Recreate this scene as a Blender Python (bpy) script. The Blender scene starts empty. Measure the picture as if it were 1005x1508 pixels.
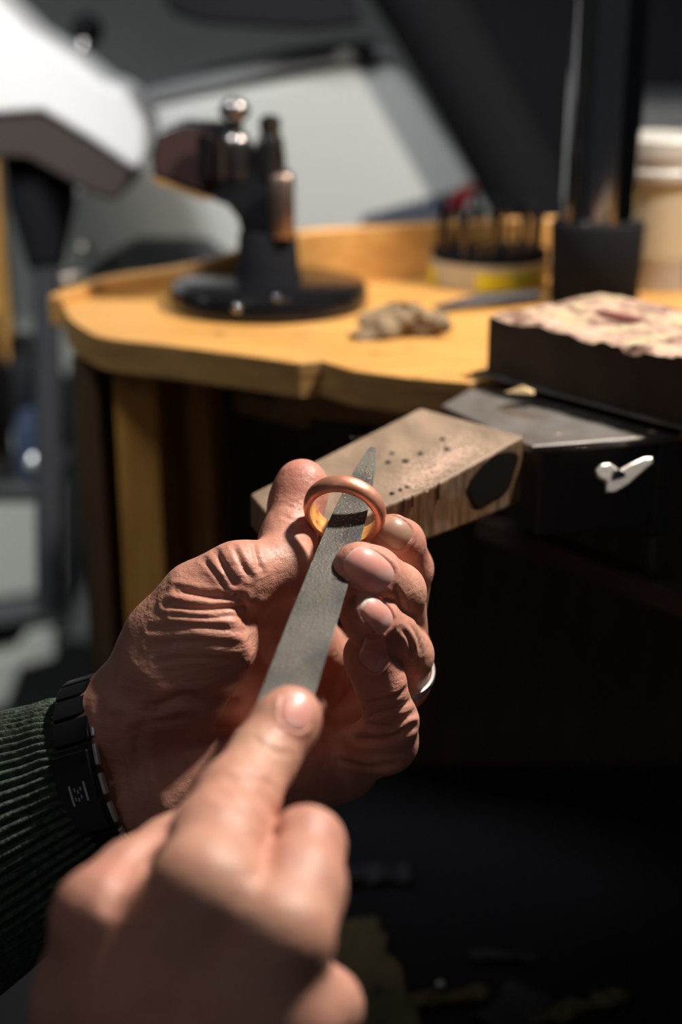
import bpy, bmesh, math, random
import numpy as np
from mathutils import Vector, Matrix
from mathutils.bvhtree import BVHTree

# ---------------------------------------------------------------- camera, world, lights, exposure
S = bpy.context.scene
COL = S.collection
FPX = 50.0 / 36.0 * 1508
PITCH = math.radians(20)
CAM = np.array([0, 0, 1.053])
AR = np.array([1.0, 0, 0]); AU = np.array([0, math.sin(PITCH), math.cos(PITCH)]); AF = np.array([0, math.cos(PITCH), -math.sin(PITCH)])
cd = bpy.data.cameras.new('camera'); cam = bpy.data.objects.new('camera', cd); COL.objects.link(cam)
cam.location = CAM; cam.rotation_euler = (math.pi/2 - PITCH, 0, 0)
cd.lens = 50; cd.sensor_fit = 'VERTICAL'; cd.sensor_height = 36; cd.sensor_width = 24
cd.clip_start = 0.01
cd.dof.use_dof = True; cd.dof.focus_distance = 0.440; cd.dof.aperture_fstop = 5.0
S.camera = cam
W = bpy.data.worlds.new('room_ambient'); S.world = W; W.use_nodes = True
W.node_tree.nodes['Background'].inputs[0].default_value = (0.80, 0.86, 1.0, 1)
W.node_tree.nodes['Background'].inputs[1].default_value = 0.05
S.view_settings.view_transform = 'Standard'; S.view_settings.look = 'None'
S.view_settings.exposure = 0.0; S.view_settings.gamma = 1.0; S.view_settings.use_curve_mapping = False

def area(name, loc, target, size, power, color):
    l = bpy.data.lights.new(name, 'AREA'); l.shape = 'DISK'; l.size = size; l.energy = power; l.color = color
    o = bpy.data.objects.new(name, l); COL.objects.link(o); o.location = loc
    o.rotation_euler = (Vector(target) - Vector(loc)).to_track_quat('-Z', 'Y').to_euler()
    return o
area('bench_lamp_light', (0.30, 0.61, 1.42), (0.0, 0.50, 0.90), 0.06, 9.0, (1.0, 0.92, 0.83))
rl = area('case_fill_light', (-0.35, 0.45, 1.75), (-0.02, 1.04, 0.93), 0.25, 1.3, (0.93, 0.97, 1.0)); rl.data.spread = math.radians(60)  # unseen lamp added to brighten the white casing and lamp head
cab_fill = area('cabinet_fill_light', (-1.3, 0.7, 1.5), (-0.55, 1.45, 0.55), 0.4, 4.0, (0.95, 1.0, 0.95)); cab_fill.data.spread = math.radians(80)  # unseen light added to brighten the grey cabinet
area('fill_light', (-0.40, 0.02, 1.55), (-0.02, 0.42, 0.9), 0.12, 0.22, (1.0, 0.86, 0.76))
fl_ = area('leg_fill_light', (0.26, 0.48, 0.56), (-0.095, 0.69, 0.68), 0.04, 0.17, (1.0, 0.88, 0.7)); fl_.data.spread = math.radians(26)  # unseen spot added to brighten the front bench leg
wl = area('column_streak_light', (1.5, 1.6, 1.9), (0.1, 0.8, 1.0), 0.5, 1.4, (0.75, 0.88, 1.0))  # unseen cool light added for streaks on the column

BT = 0.90          # height of the bench top

def ray(px, py): return (px-502.5)/FPX*AR - (py-754)/FPX*AU + AF
def P(px, py, d): return CAM + d*ray(px, py)             # point seen at px,py at a depth d (metres)
def Q(px, py, z):                                          # point seen at px,py on the level z
    r = ray(px, py); return CAM + r*(z-CAM[2])/r[2]

# ---------------------------------------------------------------- materials
def N(nt, t, **kw):
    n = nt.nodes.new(t)
    for k, v in kw.items(): setattr(n, k, v)
    return n
def mat(name, color, rough=0.5, metal=0.0, c2=None, scale=20, stretch=(1, 1, 1), bump=0.0, bscale=None, detail=6,
        c3=None, s3=60, t3=0.6, spec=0.5, rot=(0, 0, 0), trans=0.0, alpha=1.0, attr=None, rvar=0.0, sss=0.0, coat=0.0, ramp=(0.35, 0.65), emit=0):
    m = bpy.data.materials.new(name); m.use_nodes = True
    nt = m.node_tree; b = nt.nodes['Principled BSDF']
    b.inputs['Base Color'].default_value = (*color, 1)
    b.inputs['Roughness'].default_value = rough; b.inputs['Metallic'].default_value = metal
    b.inputs['Specular IOR Level'].default_value = spec
    b.inputs['Transmission Weight'].default_value = trans; b.inputs['Alpha'].default_value = alpha
    b.inputs['Coat Weight'].default_value = coat; b.inputs['Coat Roughness'].default_value = 0.1
    L = nt.links.new
    tc = N(nt, 'ShaderNodeTexCoord'); mp = N(nt, 'ShaderNodeMapping'); mp.inputs['Scale'].default_value = stretch
    mp.inputs['Rotation'].default_value = rot
    L(tc.outputs['Object'], mp.inputs['Vector'])
    col = None
    if attr:
        at = N(nt, 'ShaderNodeAttribute', attribute_name=attr); col = at.outputs['Color']
    if c2 is not None:
        nz = N(nt, 'ShaderNodeTexNoise'); nz.inputs['Scale'].default_value = scale; nz.inputs['Detail'].default_value = detail
        L(mp.outputs[0], nz.inputs['Vector'])
        r = N(nt, 'ShaderNodeMapRange'); r.inputs[1].default_value = ramp[0]; r.inputs[2].default_value = ramp[1]
        L(nz.outputs['Fac'], r.inputs[0])
        mx = N(nt, 'ShaderNodeMix', data_type='RGBA'); L(r.outputs[0], mx.inputs[0])
        if col is None: mx.inputs[6].default_value = (*color, 1)
        else: L(col, mx.inputs[6])
        mx.inputs[7].default_value = (*c2, 1); col = mx.outputs[2]
        if rvar:
            rr = N(nt, 'ShaderNodeMapRange'); rr.inputs[3].default_value = rough-rvar; rr.inputs[4].default_value = rough+rvar
            L(nz.outputs['Fac'], rr.inputs[0]); L(rr.outputs[0], b.inputs['Roughness'])
    if c3 is not None:
        nz = N(nt, 'ShaderNodeTexNoise'); nz.inputs['Scale'].default_value = s3; nz.inputs['Detail'].default_value = 4
        L(tc.outputs['Object'], nz.inputs['Vector'])
        r = N(nt, 'ShaderNodeMapRange'); r.inputs[1].default_value = t3; r.inputs[2].default_value = t3+0.06
        L(nz.outputs['Fac'], r.inputs[0])
        mx = N(nt, 'ShaderNodeMix', data_type='RGBA'); L(r.outputs[0], mx.inputs[0])
        if col is None: mx.inputs[6].default_value = (*color, 1)
        else: L(col, mx.inputs[6])
        mx.inputs[7].default_value = (*c3, 1); col = mx.outputs[2]
    if col is not None: L(col, b.inputs['Base Color'])
    if bump:
        nb = N(nt, 'ShaderNodeTexNoise'); nb.inputs['Scale'].default_value = bscale or scale; nb.inputs['Detail'].default_value = 5
        L(mp.outputs[0], nb.inputs['Vector'])
        bp = N(nt, 'ShaderNodeBump'); bp.inputs['Strength'].default_value = 1.0; bp.inputs['Distance'].default_value = bump
        L(nb.outputs['Fac'], bp.inputs['Height']); L(bp.outputs[0], b.inputs['Normal'])
    if sss:
        b.inputs['Subsurface Weight'].default_value = sss; b.inputs['Subsurface Radius'].default_value = (1.0, 0.35, 0.2)
        b.inputs['Subsurface Scale'].default_value = 0.0022
    if emit:
        b.inputs['Emission Color'].default_value = (*color, 1); b.inputs['Emission Strength'].default_value = emit
    return m

M = {}
M['bench'] = mat('bench_wood', (0.60, 0.315, 0.09), 0.42, c2=(0.45, 0.215, 0.055), scale=14, stretch=(1, 12, 12), bump=0.0003, bscale=30, c3=(0.22, 0.11, 0.035), s3=26, t3=0.66)
M['bench_edge'] = mat('bench_edge_wood', (0.40, 0.22, 0.07), 0.5, c2=(0.25, 0.13, 0.045), scale=20, stretch=(2, 2, 14), bump=0.0004)
M['bench_leg'] = mat('bench_leg_wood', (0.66, 0.33, 0.075), 0.55, c2=(0.48, 0.22, 0.045), scale=18, stretch=(8, 8, 1), bump=0.0003)
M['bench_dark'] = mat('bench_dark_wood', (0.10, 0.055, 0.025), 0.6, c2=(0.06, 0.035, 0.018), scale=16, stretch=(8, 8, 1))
M['rail_dark'] = mat('shaded_rail_wood', (0.06, 0.035, 0.018), 0.7, c2=(0.035, 0.02, 0.012), scale=16)  # brown darkened: the rail's shade is put into its colour
M['pin'] = mat('pin_wood', (0.29, 0.20, 0.135), 0.62, c2=(0.17, 0.12, 0.08), scale=75, stretch=(1.0, 0.45, 3), rot=(0, 0, 0.85), bump=0.0007, bscale=160, c3=(0.34, 0.17, 0.09), s3=42, t3=0.64)
M['pin_end'] = mat('pin_sawn_side', (0.34, 0.215, 0.125), 0.7, c2=(0.12, 0.065, 0.035), scale=60, stretch=(3.5, 3.5, 0.45), bump=0.0008, bscale=110, c3=(0.20, 0.10, 0.04), s3=50, t3=0.55)
M['pin_hole'] = mat('burnt_wood', (0.012, 0.009, 0.008), 0.8, spec=0.1)
M['black_steel'] = mat('blackened_steel', (0.03, 0.03, 0.034), 0.45, 0.1, spec=0.3)
M['plate_steel'] = mat('worn_steel', (0.20, 0.185, 0.17), 0.40, 0.35, c2=(0.12, 0.10, 0.085), scale=70, bump=0.0005, bscale=160, c3=(0.10, 0.055, 0.03), s3=60, t3=0.60, rvar=0.15)
M['bright_steel'] = mat('bright_steel', (0.72, 0.68, 0.62), 0.32, 1.0, c2=(0.55, 0.5, 0.45), scale=80, stretch=(1, 12, 1))
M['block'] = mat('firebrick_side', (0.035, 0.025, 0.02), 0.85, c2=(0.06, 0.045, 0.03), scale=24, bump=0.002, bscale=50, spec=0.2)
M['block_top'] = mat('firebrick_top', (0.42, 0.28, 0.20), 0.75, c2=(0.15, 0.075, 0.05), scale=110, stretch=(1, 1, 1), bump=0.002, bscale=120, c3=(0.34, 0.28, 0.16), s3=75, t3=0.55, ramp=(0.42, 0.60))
M['block_burn'] = mat('firebrick_burn', (0.07, 0.014, 0.010), 0.5, c2=(0.16, 0.04, 0.03), scale=60, stretch=(1, 5, 1))
M['file'] = mat('file_steel', (0.115, 0.105, 0.09), 0.50, 0.25, ramp=(0.42, 0.60), c2=(0.032, 0.030, 0.028), scale=42, stretch=(1, 1, 1), bump=0.00015, bscale=1200, c3=(0.30, 0.27, 0.23), s3=1100, t3=0.68, rvar=0.12)
M['copper'] = mat('rose_gold_copper', (0.86, 0.42, 0.28), 0.40, 0.6, c2=(0.68, 0.28, 0.17), scale=140, bump=0.00008, bscale=500, c3=(0.22, 0.1, 0.06), s3=420, t3=0.70)
M['gold_in'] = mat('heat_tinted_inside', (0.95, 0.56, 0.14), 0.45, 0.25, c2=(0.72, 0.24, 0.10), scale=260, c3=(0.3, 0.2, 0.06), s3=500, t3=0.66)
M['silver'] = mat('silver', (0.95, 0.95, 0.94), 0.34, 0.8)
M['watch'] = mat('black_bracelet', (0.012, 0.012, 0.013), 0.2, 0.2, spec=0.6)
M['link_steel'] = mat('polished_dark_steel', (0.75, 0.75, 0.73), 0.30, 0.9)
M['watch_edge'] = mat('polished_link_edge', (0.75, 0.74, 0.71), 0.18, 1.0)
M['black_gloss'] = mat('black_lacquer', (0.005, 0.005, 0.006), 0.2, 0.0, spec=0.6)
M['black_matte'] = mat('black_rubber', (0.007, 0.007, 0.009), 0.85, 0.0, spec=0.10)
M['hose_rubber'] = mat('black_hose_rubber', (0.005, 0.005, 0.006), 0.9, spec=0.08)
M['gun'] = mat('dark_chrome', (0.22, 0.20, 0.19), 0.25, 1.0)
M['bronze'] = mat('brushed_bronze', (0.40, 0.28, 0.22), 0.32, 1.0)
M['oxblood'] = mat('oxblood_enamel', (0.022, 0.007, 0.006), 0.7, spec=0.2)
M['brass'] = mat('brass_edge', (0.42, 0.24, 0.08), 0.4, 0.8)
M['chrome'] = mat('black_chrome', (0.26, 0.265, 0.28), 0.11, 1.0)
M['white'] = mat('white_plastic', (0.42, 0.40, 0.37), 0.4)
M['lamp_white'] = mat('white_lamp_enamel', (0.56, 0.55, 0.545), 0.4)
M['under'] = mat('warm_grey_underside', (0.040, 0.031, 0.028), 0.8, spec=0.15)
M['case'] = mat('off_white_case', (0.27, 0.273, 0.258), 0.35, spec=0.5)
M['case_dark'] = mat('case_reflection', (0.03, 0.032, 0.035), 0.35)  # dark tone for the reflection painted low on the casing
M['grey_dark'] = mat('dark_grey_paint', (0.06, 0.063, 0.066), 0.6)
M['wall'] = mat('grey_wall_paint', (0.21, 0.225, 0.23), 0.8, c2=(0.17, 0.185, 0.19), scale=3)
M['cab'] = mat('grey_cabinet_paint', (0.33, 0.33, 0.30), 0.5)
M['floor'] = mat('floor_concrete', (0.022, 0.022, 0.024), 0.9, c2=(0.016, 0.016, 0.017), scale=6, spec=0.1)
M['blue_print'] = mat('navy_print', (0.010, 0.018, 0.038), 0.9, spec=0.05)
M['red_print'] = mat('dark_red_print', (0.16, 0.012, 0.012), 0.9, spec=0.05)
M['clear'] = mat('clear_plastic', (0.70, 0.60, 0.42), 0.15, alpha=0.55, spec=0.5)
M['yellow'] = mat('yellow_label', (0.62, 0.47, 0.012), 0.5)
M['green_print'] = mat('green_print', (0.25, 0.30, 0.05), 0.5)
M['cream'] = mat('cream_plastic', (0.44, 0.37, 0.25), 0.4)
M['smoke'] = mat('smoky_clear_plastic', (0.05, 0.053, 0.06), 0.1, 0.3, spec=0.8)
M['amber'] = mat('brown_paste', (0.10, 0.05, 0.03), 0.5)
M['navy'] = mat('navy_plastic', (0.03, 0.045, 0.085), 0.3)
M['lump'] = mat('crumpled_leather', (0.27, 0.19, 0.105), 0.8, c2=(0.12, 0.075, 0.04), scale=60, bump=0.002, bscale=90)
M['chip'] = mat('wood_chip', (0.66, 0.46, 0.24), 0.7)
M['filings'] = mat('copper_filings', (1.0, 0.74, 0.60), 0.35, 0.25)
M['gold_filings'] = mat('gold_filings', (0.95, 0.72, 0.42), 0.4, 0.2)
M['sleeve'] = mat('green_wool', (0.085, 0.115, 0.085), 0.95, c2=(0.035, 0.05, 0.04), scale=420, bump=0.0008, bscale=700, spec=0.15)
M['olive'] = mat('olive_cloth', (0.16, 0.11, 0.04), 0.8, c2=(0.10, 0.08, 0.04), scale=30, c3=(0.03, 0.028, 0.022), s3=60, t3=0.6)
M['leather'] = mat('black_leather_skin', (0.017, 0.017, 0.02), 0.9, bump=0.001, bscale=60, spec=0.05)
M['scrap'] = mat('grey_scrap', (0.03, 0.03, 0.034), 0.6, 0.1)
M['ribbon'] = mat('ochre_offcut', (0.10, 0.065, 0.02), 0.7)
M['speck'] = mat('dark_speck', (0.015, 0.012, 0.01), 0.6)
M['nail'] = mat('fingernail', (0.6, 0.3, 0.25), 0.38, attr='Col', spec=0.45, sss=0.15)

def skin_mat():
    m = mat('skin', (0.6, 0.3, 0.2), 0.46, attr='Col', sss=0.14, spec=0.42)
    nt = m.node_tree; b = nt.nodes['Principled BSDF']; L = nt.links.new
    tc = N(nt, 'ShaderNodeTexCoord')
    def noise(scale, stretch, rz=0, det=4):
        mp = N(nt, 'ShaderNodeMapping'); mp.inputs['Scale'].default_value = stretch; mp.inputs['Rotation'].default_value = (PITCH*1.0, 0, rz)
        L(tc.outputs['Object'], mp.inputs['Vector'])
        n = N(nt, 'ShaderNodeTexNoise'); n.inputs['Scale'].default_value = scale; n.inputs['Detail'].default_value = det
        L(mp.outputs[0], n.inputs['Vector']); return n.outputs['Fac']
    def voro(scale):
        n = N(nt, 'ShaderNodeTexVoronoi', feature='DISTANCE_TO_EDGE'); n.inputs['Scale'].default_value = scale
        L(tc.outputs['Object'], n.inputs['Vector']); return n.outputs['Distance']
    at = N(nt, 'ShaderNodeAttribute', attribute_name='Wrk')
    h = None
    b1 = N(nt, 'ShaderNodeBump'); b1.inputs['Distance'].default_value = 0.00010; L(voro(1500), b1.inputs['Height'])
    b2 = N(nt, 'ShaderNodeBump'); b2.inputs['Distance'].default_value = 0.00032; L(noise(420, (1, 1, 1)), b2.inputs['Height']); L(b1.outputs[0], b2.inputs['Normal'])
    b3 = N(nt, 'ShaderNodeBump'); L(noise(150, (0.28, 1, 2.6)), b3.inputs['Height']); L(b2.outputs[0], b3.inputs['Normal'])
    b3.inputs['Distance'].default_value = 0.0014; L(at.outputs['Fac'], b3.inputs['Strength'])
    L(b3.outputs[0], b.inputs['Normal'])
    # blotchy colour of the skin itself
    base = b.inputs['Base Color'].links[0].from_socket
    r = N(nt, 'ShaderNodeMapRange'); r.inputs[1].default_value = 0.4; r.inputs[2].default_value = 0.75; r.inputs[4].default_value = 0.45
    L(noise(110, (1, 1, 1)), r.inputs[0])
    mx = N(nt, 'ShaderNodeMix', data_type='RGBA'); L(r.outputs[0], mx.inputs[0]); L(base, mx.inputs[6]); mx.inputs[7].default_value = (0.52, 0.19, 0.13, 1)
    L(mx.outputs[2], b.inputs['Base Color'])
    return m
M['skin'] = skin_mat()

# ---------------------------------------------------------------- object helpers
def tag(o, label=None, cat=None, group=None, kind=None):
    if label: o['label'] = label
    if cat: o['category'] = cat
    if group: o['group'] = group
    if kind: o['kind'] = kind
    return o
def thing(name, loc, label, cat, group=None):
    o = bpy.data.objects.new(name, None); COL.objects.link(o); o.location = loc; o.empty_display_size = 0.01
    return tag(o, label, cat, group)
def wloc(o):
    v = Vector((0, 0, 0))
    while o is not None: v = v + o.location; o = o.parent
    return v
def mesh(name, V, Fc, m, parent=None, smooth=False, bevel=0, seg=2, origin=None, mats=None, fm=None):
    """V in world coordinates; the object's origin is put at its base"""
    V = np.asarray(V, float)
    org = np.array(origin if origin is not None else [(V[:, 0].min()+V[:, 0].max())/2, (V[:, 1].min()+V[:, 1].max())/2, V[:, 2].min()])
    me = bpy.data.meshes.new(name); me.from_pydata([tuple(v) for v in (V-org)], [], [tuple(int(i) for i in f) for f in Fc])
    me.materials.append(m)
    for x in (mats or []): me.materials.append(x)
    if fm is not None:
        for p, k in zip(me.polygons, fm): p.material_index = k
    bm = bmesh.new(); bm.from_mesh(me); bmesh.ops.recalc_face_normals(bm, faces=bm.faces); bm.to_mesh(me); bm.free()
    if smooth:
        me.shade_smooth(); me.set_sharp_from_angle(angle=math.radians(48))
    o = bpy.data.objects.new(name, me); COL.objects.link(o)
    if parent: o.parent = parent; o.location = Vector(org) - wloc(parent)
    else: o.location = org
    if bevel:
        b = o.modifiers.new('bevel', 'BEVEL'); b.width = bevel; b.segments = seg; b.limit_method = 'ANGLE'; b.angle_limit = 0.6
        if smooth is False: me.shade_smooth(); 
        b.harden_normals = True
    return o
def frame(axis, hint=(0, 0, 1)):
    a = np.asarray(axis, float); a = a/np.linalg.norm(a)
    h = np.asarray(hint, float)
    if abs(a@h) > 0.97: h = np.array([1.0, 0, 0])
    b = np.cross(h, a); b /= np.linalg.norm(b); c = np.cross(a, b)
    return a, b, c
def prism(poly, vec):
    """poly: list of 3D points, extruded along vec"""
    p = [np.asarray(q, float) for q in poly]; n = len(p); v = np.asarray(vec, float)
    V = p + [q+v for q in p]
    F = [list(range(n))[::-1], list(range(n, 2*n))] + [[i, (i+1) % n, n+(i+1) % n, n+i] for i in range(n)]
    return V, F
def box(c, ex, ey, ez):
    c, ex, ey, ez = [np.asarray(q, float) for q in (c, ex, ey, ez)]
    return prism([c-ex-ey-ez, c+ex-ey-ez, c+ex+ey-ez, c-ex+ey-ez], 2*ez)
def bx(c, h): return box(c, (h[0], 0, 0), (0, h[1], 0), (0, 0, h[2]))
def lathe(c, axis, prof, seg=40, sq=1.0):
    a, b, d = frame(axis); V = []; F = []
    for r, z in prof:
        for i in range(seg):
            t = 2*math.pi*i/seg
            V.append(np.asarray(c)+a*z+(b*math.cos(t)+d*math.sin(t)*sq)*max(r, 1e-5))
    n = len(prof)
    for j in range(n-1):
        for i in range(seg):
            k = (i+1) % seg
            F.append([j*seg+i, j*seg+k, (j+1)*seg+k, (j+1)*seg+i])
    F.append(list(range(seg))[::-1]); F.append([(n-1)*seg+i for i in range(seg)])
    return V, F
def tube(path, rad, seg=14):
    path = [np.asarray(p, float) for p in path]; rad = rad if hasattr(rad, '__len__') else [rad]*len(path)
    V = []; F = []; n = len(path)
    prev = None
    for j, p in enumerate(path):
        t = path[min(j+1, n-1)]-path[max(j-1, 0)]; t /= np.linalg.norm(t)
        if prev is None: _, b, c = frame(t)
        else:
            b = prev - t*(prev@t); b /= np.linalg.norm(b); c = np.cross(t, b)
        prev = b
        for i in range(seg):
            u = 2*math.pi*i/seg; V.append(p+(b*math.cos(u)+c*math.sin(u))*rad[j])
    for j in range(n-1):
        for i in range(seg):
            k = (i+1) % seg; F.append([j*seg+i, j*seg+k, (j+1)*seg+k, (j+1)*seg+i])
    F.append(list(range(seg))[::-1]); F.append([(n-1)*seg+i for i in range(seg)])
    return V, F
def ball(c, r, seg=20, rings=10, ax=(0, 0, 1)):
    return lathe(np.asarray(c)-np.asarray(ax)*0, ax, [(r*math.sin(math.pi*k/rings), -r*math.cos(math.pi*k/rings)) for k in range(rings+1)], seg)
def catmull(pts, n=8, closed=False):
    pts = [np.asarray(p, float) for p in pts]; out = []
    m = len(pts)
    rng = range(m) if closed else range(m-1)
    for i in rng:
        g = (lambda k: pts[k % m]) if closed else (lambda k: pts[min(max(k, 0), m-1)])
        p0, p1, p2, p3 = g(i-1), g(i), g(i+1), g(i+2)
        for s in range(n):
            t = s/n
            out.append(0.5*((2*p1)+(-p0+p2)*t+(2*p0-5*p1+4*p2-p3)*t*t+(-p0+3*p1-3*p2+p3)*t**3))
    if not closed: out.append(pts[-1])
    return out

#@@SETTING
# ---------------------------------------------------------------- the setting
def struct(name, VF, m, **k): return tag(mesh(name, *VF, m, **k), kind='structure')
struct('floor', bx((0, 1.0, -0.02), (2.6, 2.2, 0.02)), M['floor'])
struct('wall_back', bx((0, 2.3, 1.2), (2.6, 0.05, 1.25)), M['wall'])
struct('wall_left', bx((-2.0, 1.0, 1.2), (0.05, 2.2, 1.25)), M['wall'])
struct('wall_right', bx((2.0, 1.0, 1.2), (0.05, 2.2, 1.25)), M['wall'])

# ---------------------------------------------------------------- the workbench
bench = thing('workbench', (0.05, 0.75, 0), 'worn yellow wooden jeweller workbench with curved front edge and raised back rim', 'workbench')
TH = 0.0165
front = [Q(92, 440, BT), Q(98, 462, BT), Q(120, 482, BT), Q(155, 497, BT), Q(240, 507, BT), Q(350, 521, BT), Q(440, 534, BT),
         Q(475, 531, BT), Q(520, 545, BT), Q(600, 556, BT), Q(690, 563, BT)]
fr = catmull(front[:6], 5)[:-1] + front[5:]
right = [np.array([0.09, 0.60, BT]), np.array([0.18, 0.585, BT]), np.array([0.235, 0.40, BT]), np.array([0.42, 0.32, BT])]
back = [np.append(Q(a, b, BT+z)[:2]+[0, .006], BT) for a, b, z in ((1050, 318, .032), (700, 327, .032), (440, 343, .030), (350, 371, .022), (260, 395, .013), (180, 407, .010), (125, 421, .007), (95, 436, .004))]
outline = fr + right + back
V, F = prism(outline, (0, 0, -TH))
mesh('tabletop', V, F, M['bench'], bench, bevel=0.0018, mats=[M['bench_edge']], fm=[0, 0]+[1]*(len(F)-2))
# raised rim round the back and the left end
def wallstrip(name, pts, th, z0, z1s, m):
    pts = [np.asarray(p, float) for p in pts]; n = len(pts); V = []; F = []
    for j, p in enumerate(pts):
        t = pts[min(j+1, n-1)]-pts[max(j-1, 0)]; t[2] = 0; t /= np.linalg.norm(t); nn = np.array([-t[1], t[0], 0])*th
        z1 = z1s[j]
        for q, z in ((p, z0), (p+nn, z0), (p+nn, z1), (p, z1)): V.append([q[0], q[1], z])
    for j in range(n-1):
        for i in range(4):
            k = (i+1) % 4; F.append([4*j+i, 4*j+k, 4*j+4+k, 4*j+4+i])
    F.append([3, 2, 1, 0]); F.append([4*n-4, 4*n-3, 4*n-2, 4*n-1])
    return mesh(name, V, F, m, bench, bevel=0.0015)
rp = [(92, 438, .004), (130, 420, .007), (180, 407, .010), (260, 395, .013), (350, 371, .022), (440, 343, .030), (560, 334, .031), (700, 327, .032), (820, 322, .032), (1100, 318, .032)]
rim = catmull([np.append(Q(a, b, BT+z)[:2], z) for a, b, z in rp], 4)
wallstrip('back_rim', [np.array([p[0], p[1], 0.0]) for p in rim], 0.010, BT-0.012, [BT+p[2] for p in rim], M['bench'])
# legs, apron and panels underneath
zt = BT-TH
lx = Q(185, 560, BT-TH)
mesh('leg', *bx((-0.1005, 0.690, zt/2), (0.0105, 0.018, zt/2)), M['bench_leg'], bench, bevel=0.001)
mesh('leg', *bx((-0.100, 0.765, zt/2), (0.0175, 0.0175, zt/2)), M['bench_leg'], bench, bevel=0.001)
mesh('leg', *bx((0.36, 0.78, zt/2), (0.02, 0.02, zt/2)), M['bench_leg'], bench, bevel=0.001)
mesh('leg', *bx((0.37, 0.37, zt/2), (0.02, 0.02, zt/2)), M['bench_leg'], bench, bevel=0.001)
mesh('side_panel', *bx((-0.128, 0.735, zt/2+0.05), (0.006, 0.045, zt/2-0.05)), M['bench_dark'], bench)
mesh('inner_panel', *bx((-0.0745, 0.755, zt/2+0.05), (0.006, 0.042, zt/2-0.05)), M['bench_leg'], bench)
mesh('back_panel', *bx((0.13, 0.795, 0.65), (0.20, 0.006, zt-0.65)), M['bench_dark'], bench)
mesh('apron_board', *prism([(-0.03, 0.640, zt), (0.06, 0.615, zt), (0.06, 0.627, zt), (-0.03, 0.652, zt)], (0, 0, -0.016)), M['bench_edge'], bench, bevel=0.001)
a0 = Q(700, 760, 0.835); a1 = Q(1080, 905, 0.835)
dn = np.array([(a1-a0)[1], -(a1-a0)[0], 0]); dn /= np.linalg.norm(dn)
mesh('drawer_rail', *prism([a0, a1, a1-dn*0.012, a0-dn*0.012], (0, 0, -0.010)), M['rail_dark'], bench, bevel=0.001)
# small support strip seen in the dark below the front edge
s0 = P(345, 575, 0.70); s1 = P(455, 600, 0.66)
mesh('support_strip', *prism([s0, s1, s1+np.array([0, 0.015, 0]), s0+np.array([0, 0.015, 0])], (0, 0, -0.011)), M['bench_edge'], bench, bevel=0.001)

# leather skin / tray under the bench with scraps
TZ = 0.63
skin = tag(mesh('leather_skin', *prism([(-0.06, 0.30, TZ), (0.33, 0.28, TZ), (0.33, 0.73, TZ), (-0.06, 0.73, TZ)], (0, 0, -0.004)), M['leather']), 'black leather catch skin slung low beneath the workbench', 'leather tray')

#@@BENCH THINGS
# ---------------------------------------------------------------- bench pin
PZ = BT+0.0002
pin = thing('bench_pin', (0.02, 0.50, PZ-0.024), 'tapered brown wooden bench pin dusted with copper filings', 'bench pin')
_a, _b, _c = Q(620, 600, PZ), Q(773, 641, PZ), Q(368, 727, PZ-0.0135)
_pn = np.cross(_b-_a, _c-_a); _pn /= np.linalg.norm(_pn)
if _pn[2] < 0: _pn = -_pn
def Qp(px, py, up=0.0):
    rr = ray(px, py); return CAM+rr*(((_a+_pn*up-CAM)@_pn)/(rr@_pn))
c = [_c, _a, _b]
cr = catmull([Qp(773, 641), Qp(690, 688), Qp(620, 724), Qp(566, 745)], 5)
cl = [Qp(500, 778), Qp(392, 757)]
top = [c[1]] + cr + cl + [c[0]]
top = [np.array(p) for p in top]
bot = []
back_mid = (top[0]+top[1])/2; tipm = c[0]; axis = (tipm-back_mid); Lp = np.linalg.norm(axis)
for p in top:
    t = np.clip((p-back_mid)@axis/Lp**2, 0, 1.1)
    bot.append(p+np.array([0, 0, -(0.0255-0.013*t)]))
n = len(top); V = top+bot
F = [list(range(n)), [n+i for i in range(n)][::-1]]+[[i, n+i, n+(i+1) % n, (i+1) % n] for i in range(n)]
body = mesh('wood_wedge', V, F, M['pin'], pin, bevel=0.0012, mats=[M['pin_end']], fm=[0, 0]+[1]*n)
# burnt notch in the sawn side: a dark recessed scoop
e0, e1 = top[1], top[6]
ud = (e1-e0)/np.linalg.norm(e1-e0); nd = np.cross(ud, (0, 0, 1)); nd /= np.linalg.norm(nd)
if nd[1] > 0: nd = -nd
V = []; pts2 = []
for k in range(26):
    t = 2*math.pi*k/26
    pts2.append((0.0182+0.0142*math.cos(t)*(1+0.07*math.sin(3*t)+0.04*math.sin(7*t)), -0.0102+0.0096*math.sin(t)*(1+0.08*math.cos(2*t)+0.05*math.sin(5*t))))
cc = e0+ud*0.0098+np.array([0, 0, -0.0105])
V = [cc-nd*0.0022]+[e0+ud*a+np.array([0, 0, b])+nd*0.0002 for a, b in pts2]+[e0+ud*a*0.97+np.array([0, 0, b*0.97])+nd*0.0003 for a, b in pts2]
F = [[0, 1+(k+1) % 26, 1+k] for k in range(26)]+[[1+k, 1+(k+1) % 26, 27+(k+1) % 26, 27+k] for k in range(26)]
F = [[27+k, 27+(k+1) % 26, 1+(k+1) % 26, 1+k] for k in range(26)]+[[27+k for k in range(26)]]
tag(mesh('burnt_notch', V, F, M['pin_hole'], pin), 'round black burnt notch')
# saw cuts on the upper edge
rng = random.Random(5)
for fx, dp in ((0.0500, 0.0062), (0.0590, 0.0045), (0.0625, 0.0050)):
    q = e0+ud*fx
    # follow the curved edge
    best = min(range(2, 17), key=lambda i: abs((top[i]-e0)@ud-fx)); q = top[best]
    mesh('saw_cut', *box(q+nd*0.0001+np.array([0, 0, -dp/2+0.0002]), ud*0.00010, nd*0.00025, (0, 0, dp/2)), M['pin_hole'], pin)
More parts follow.
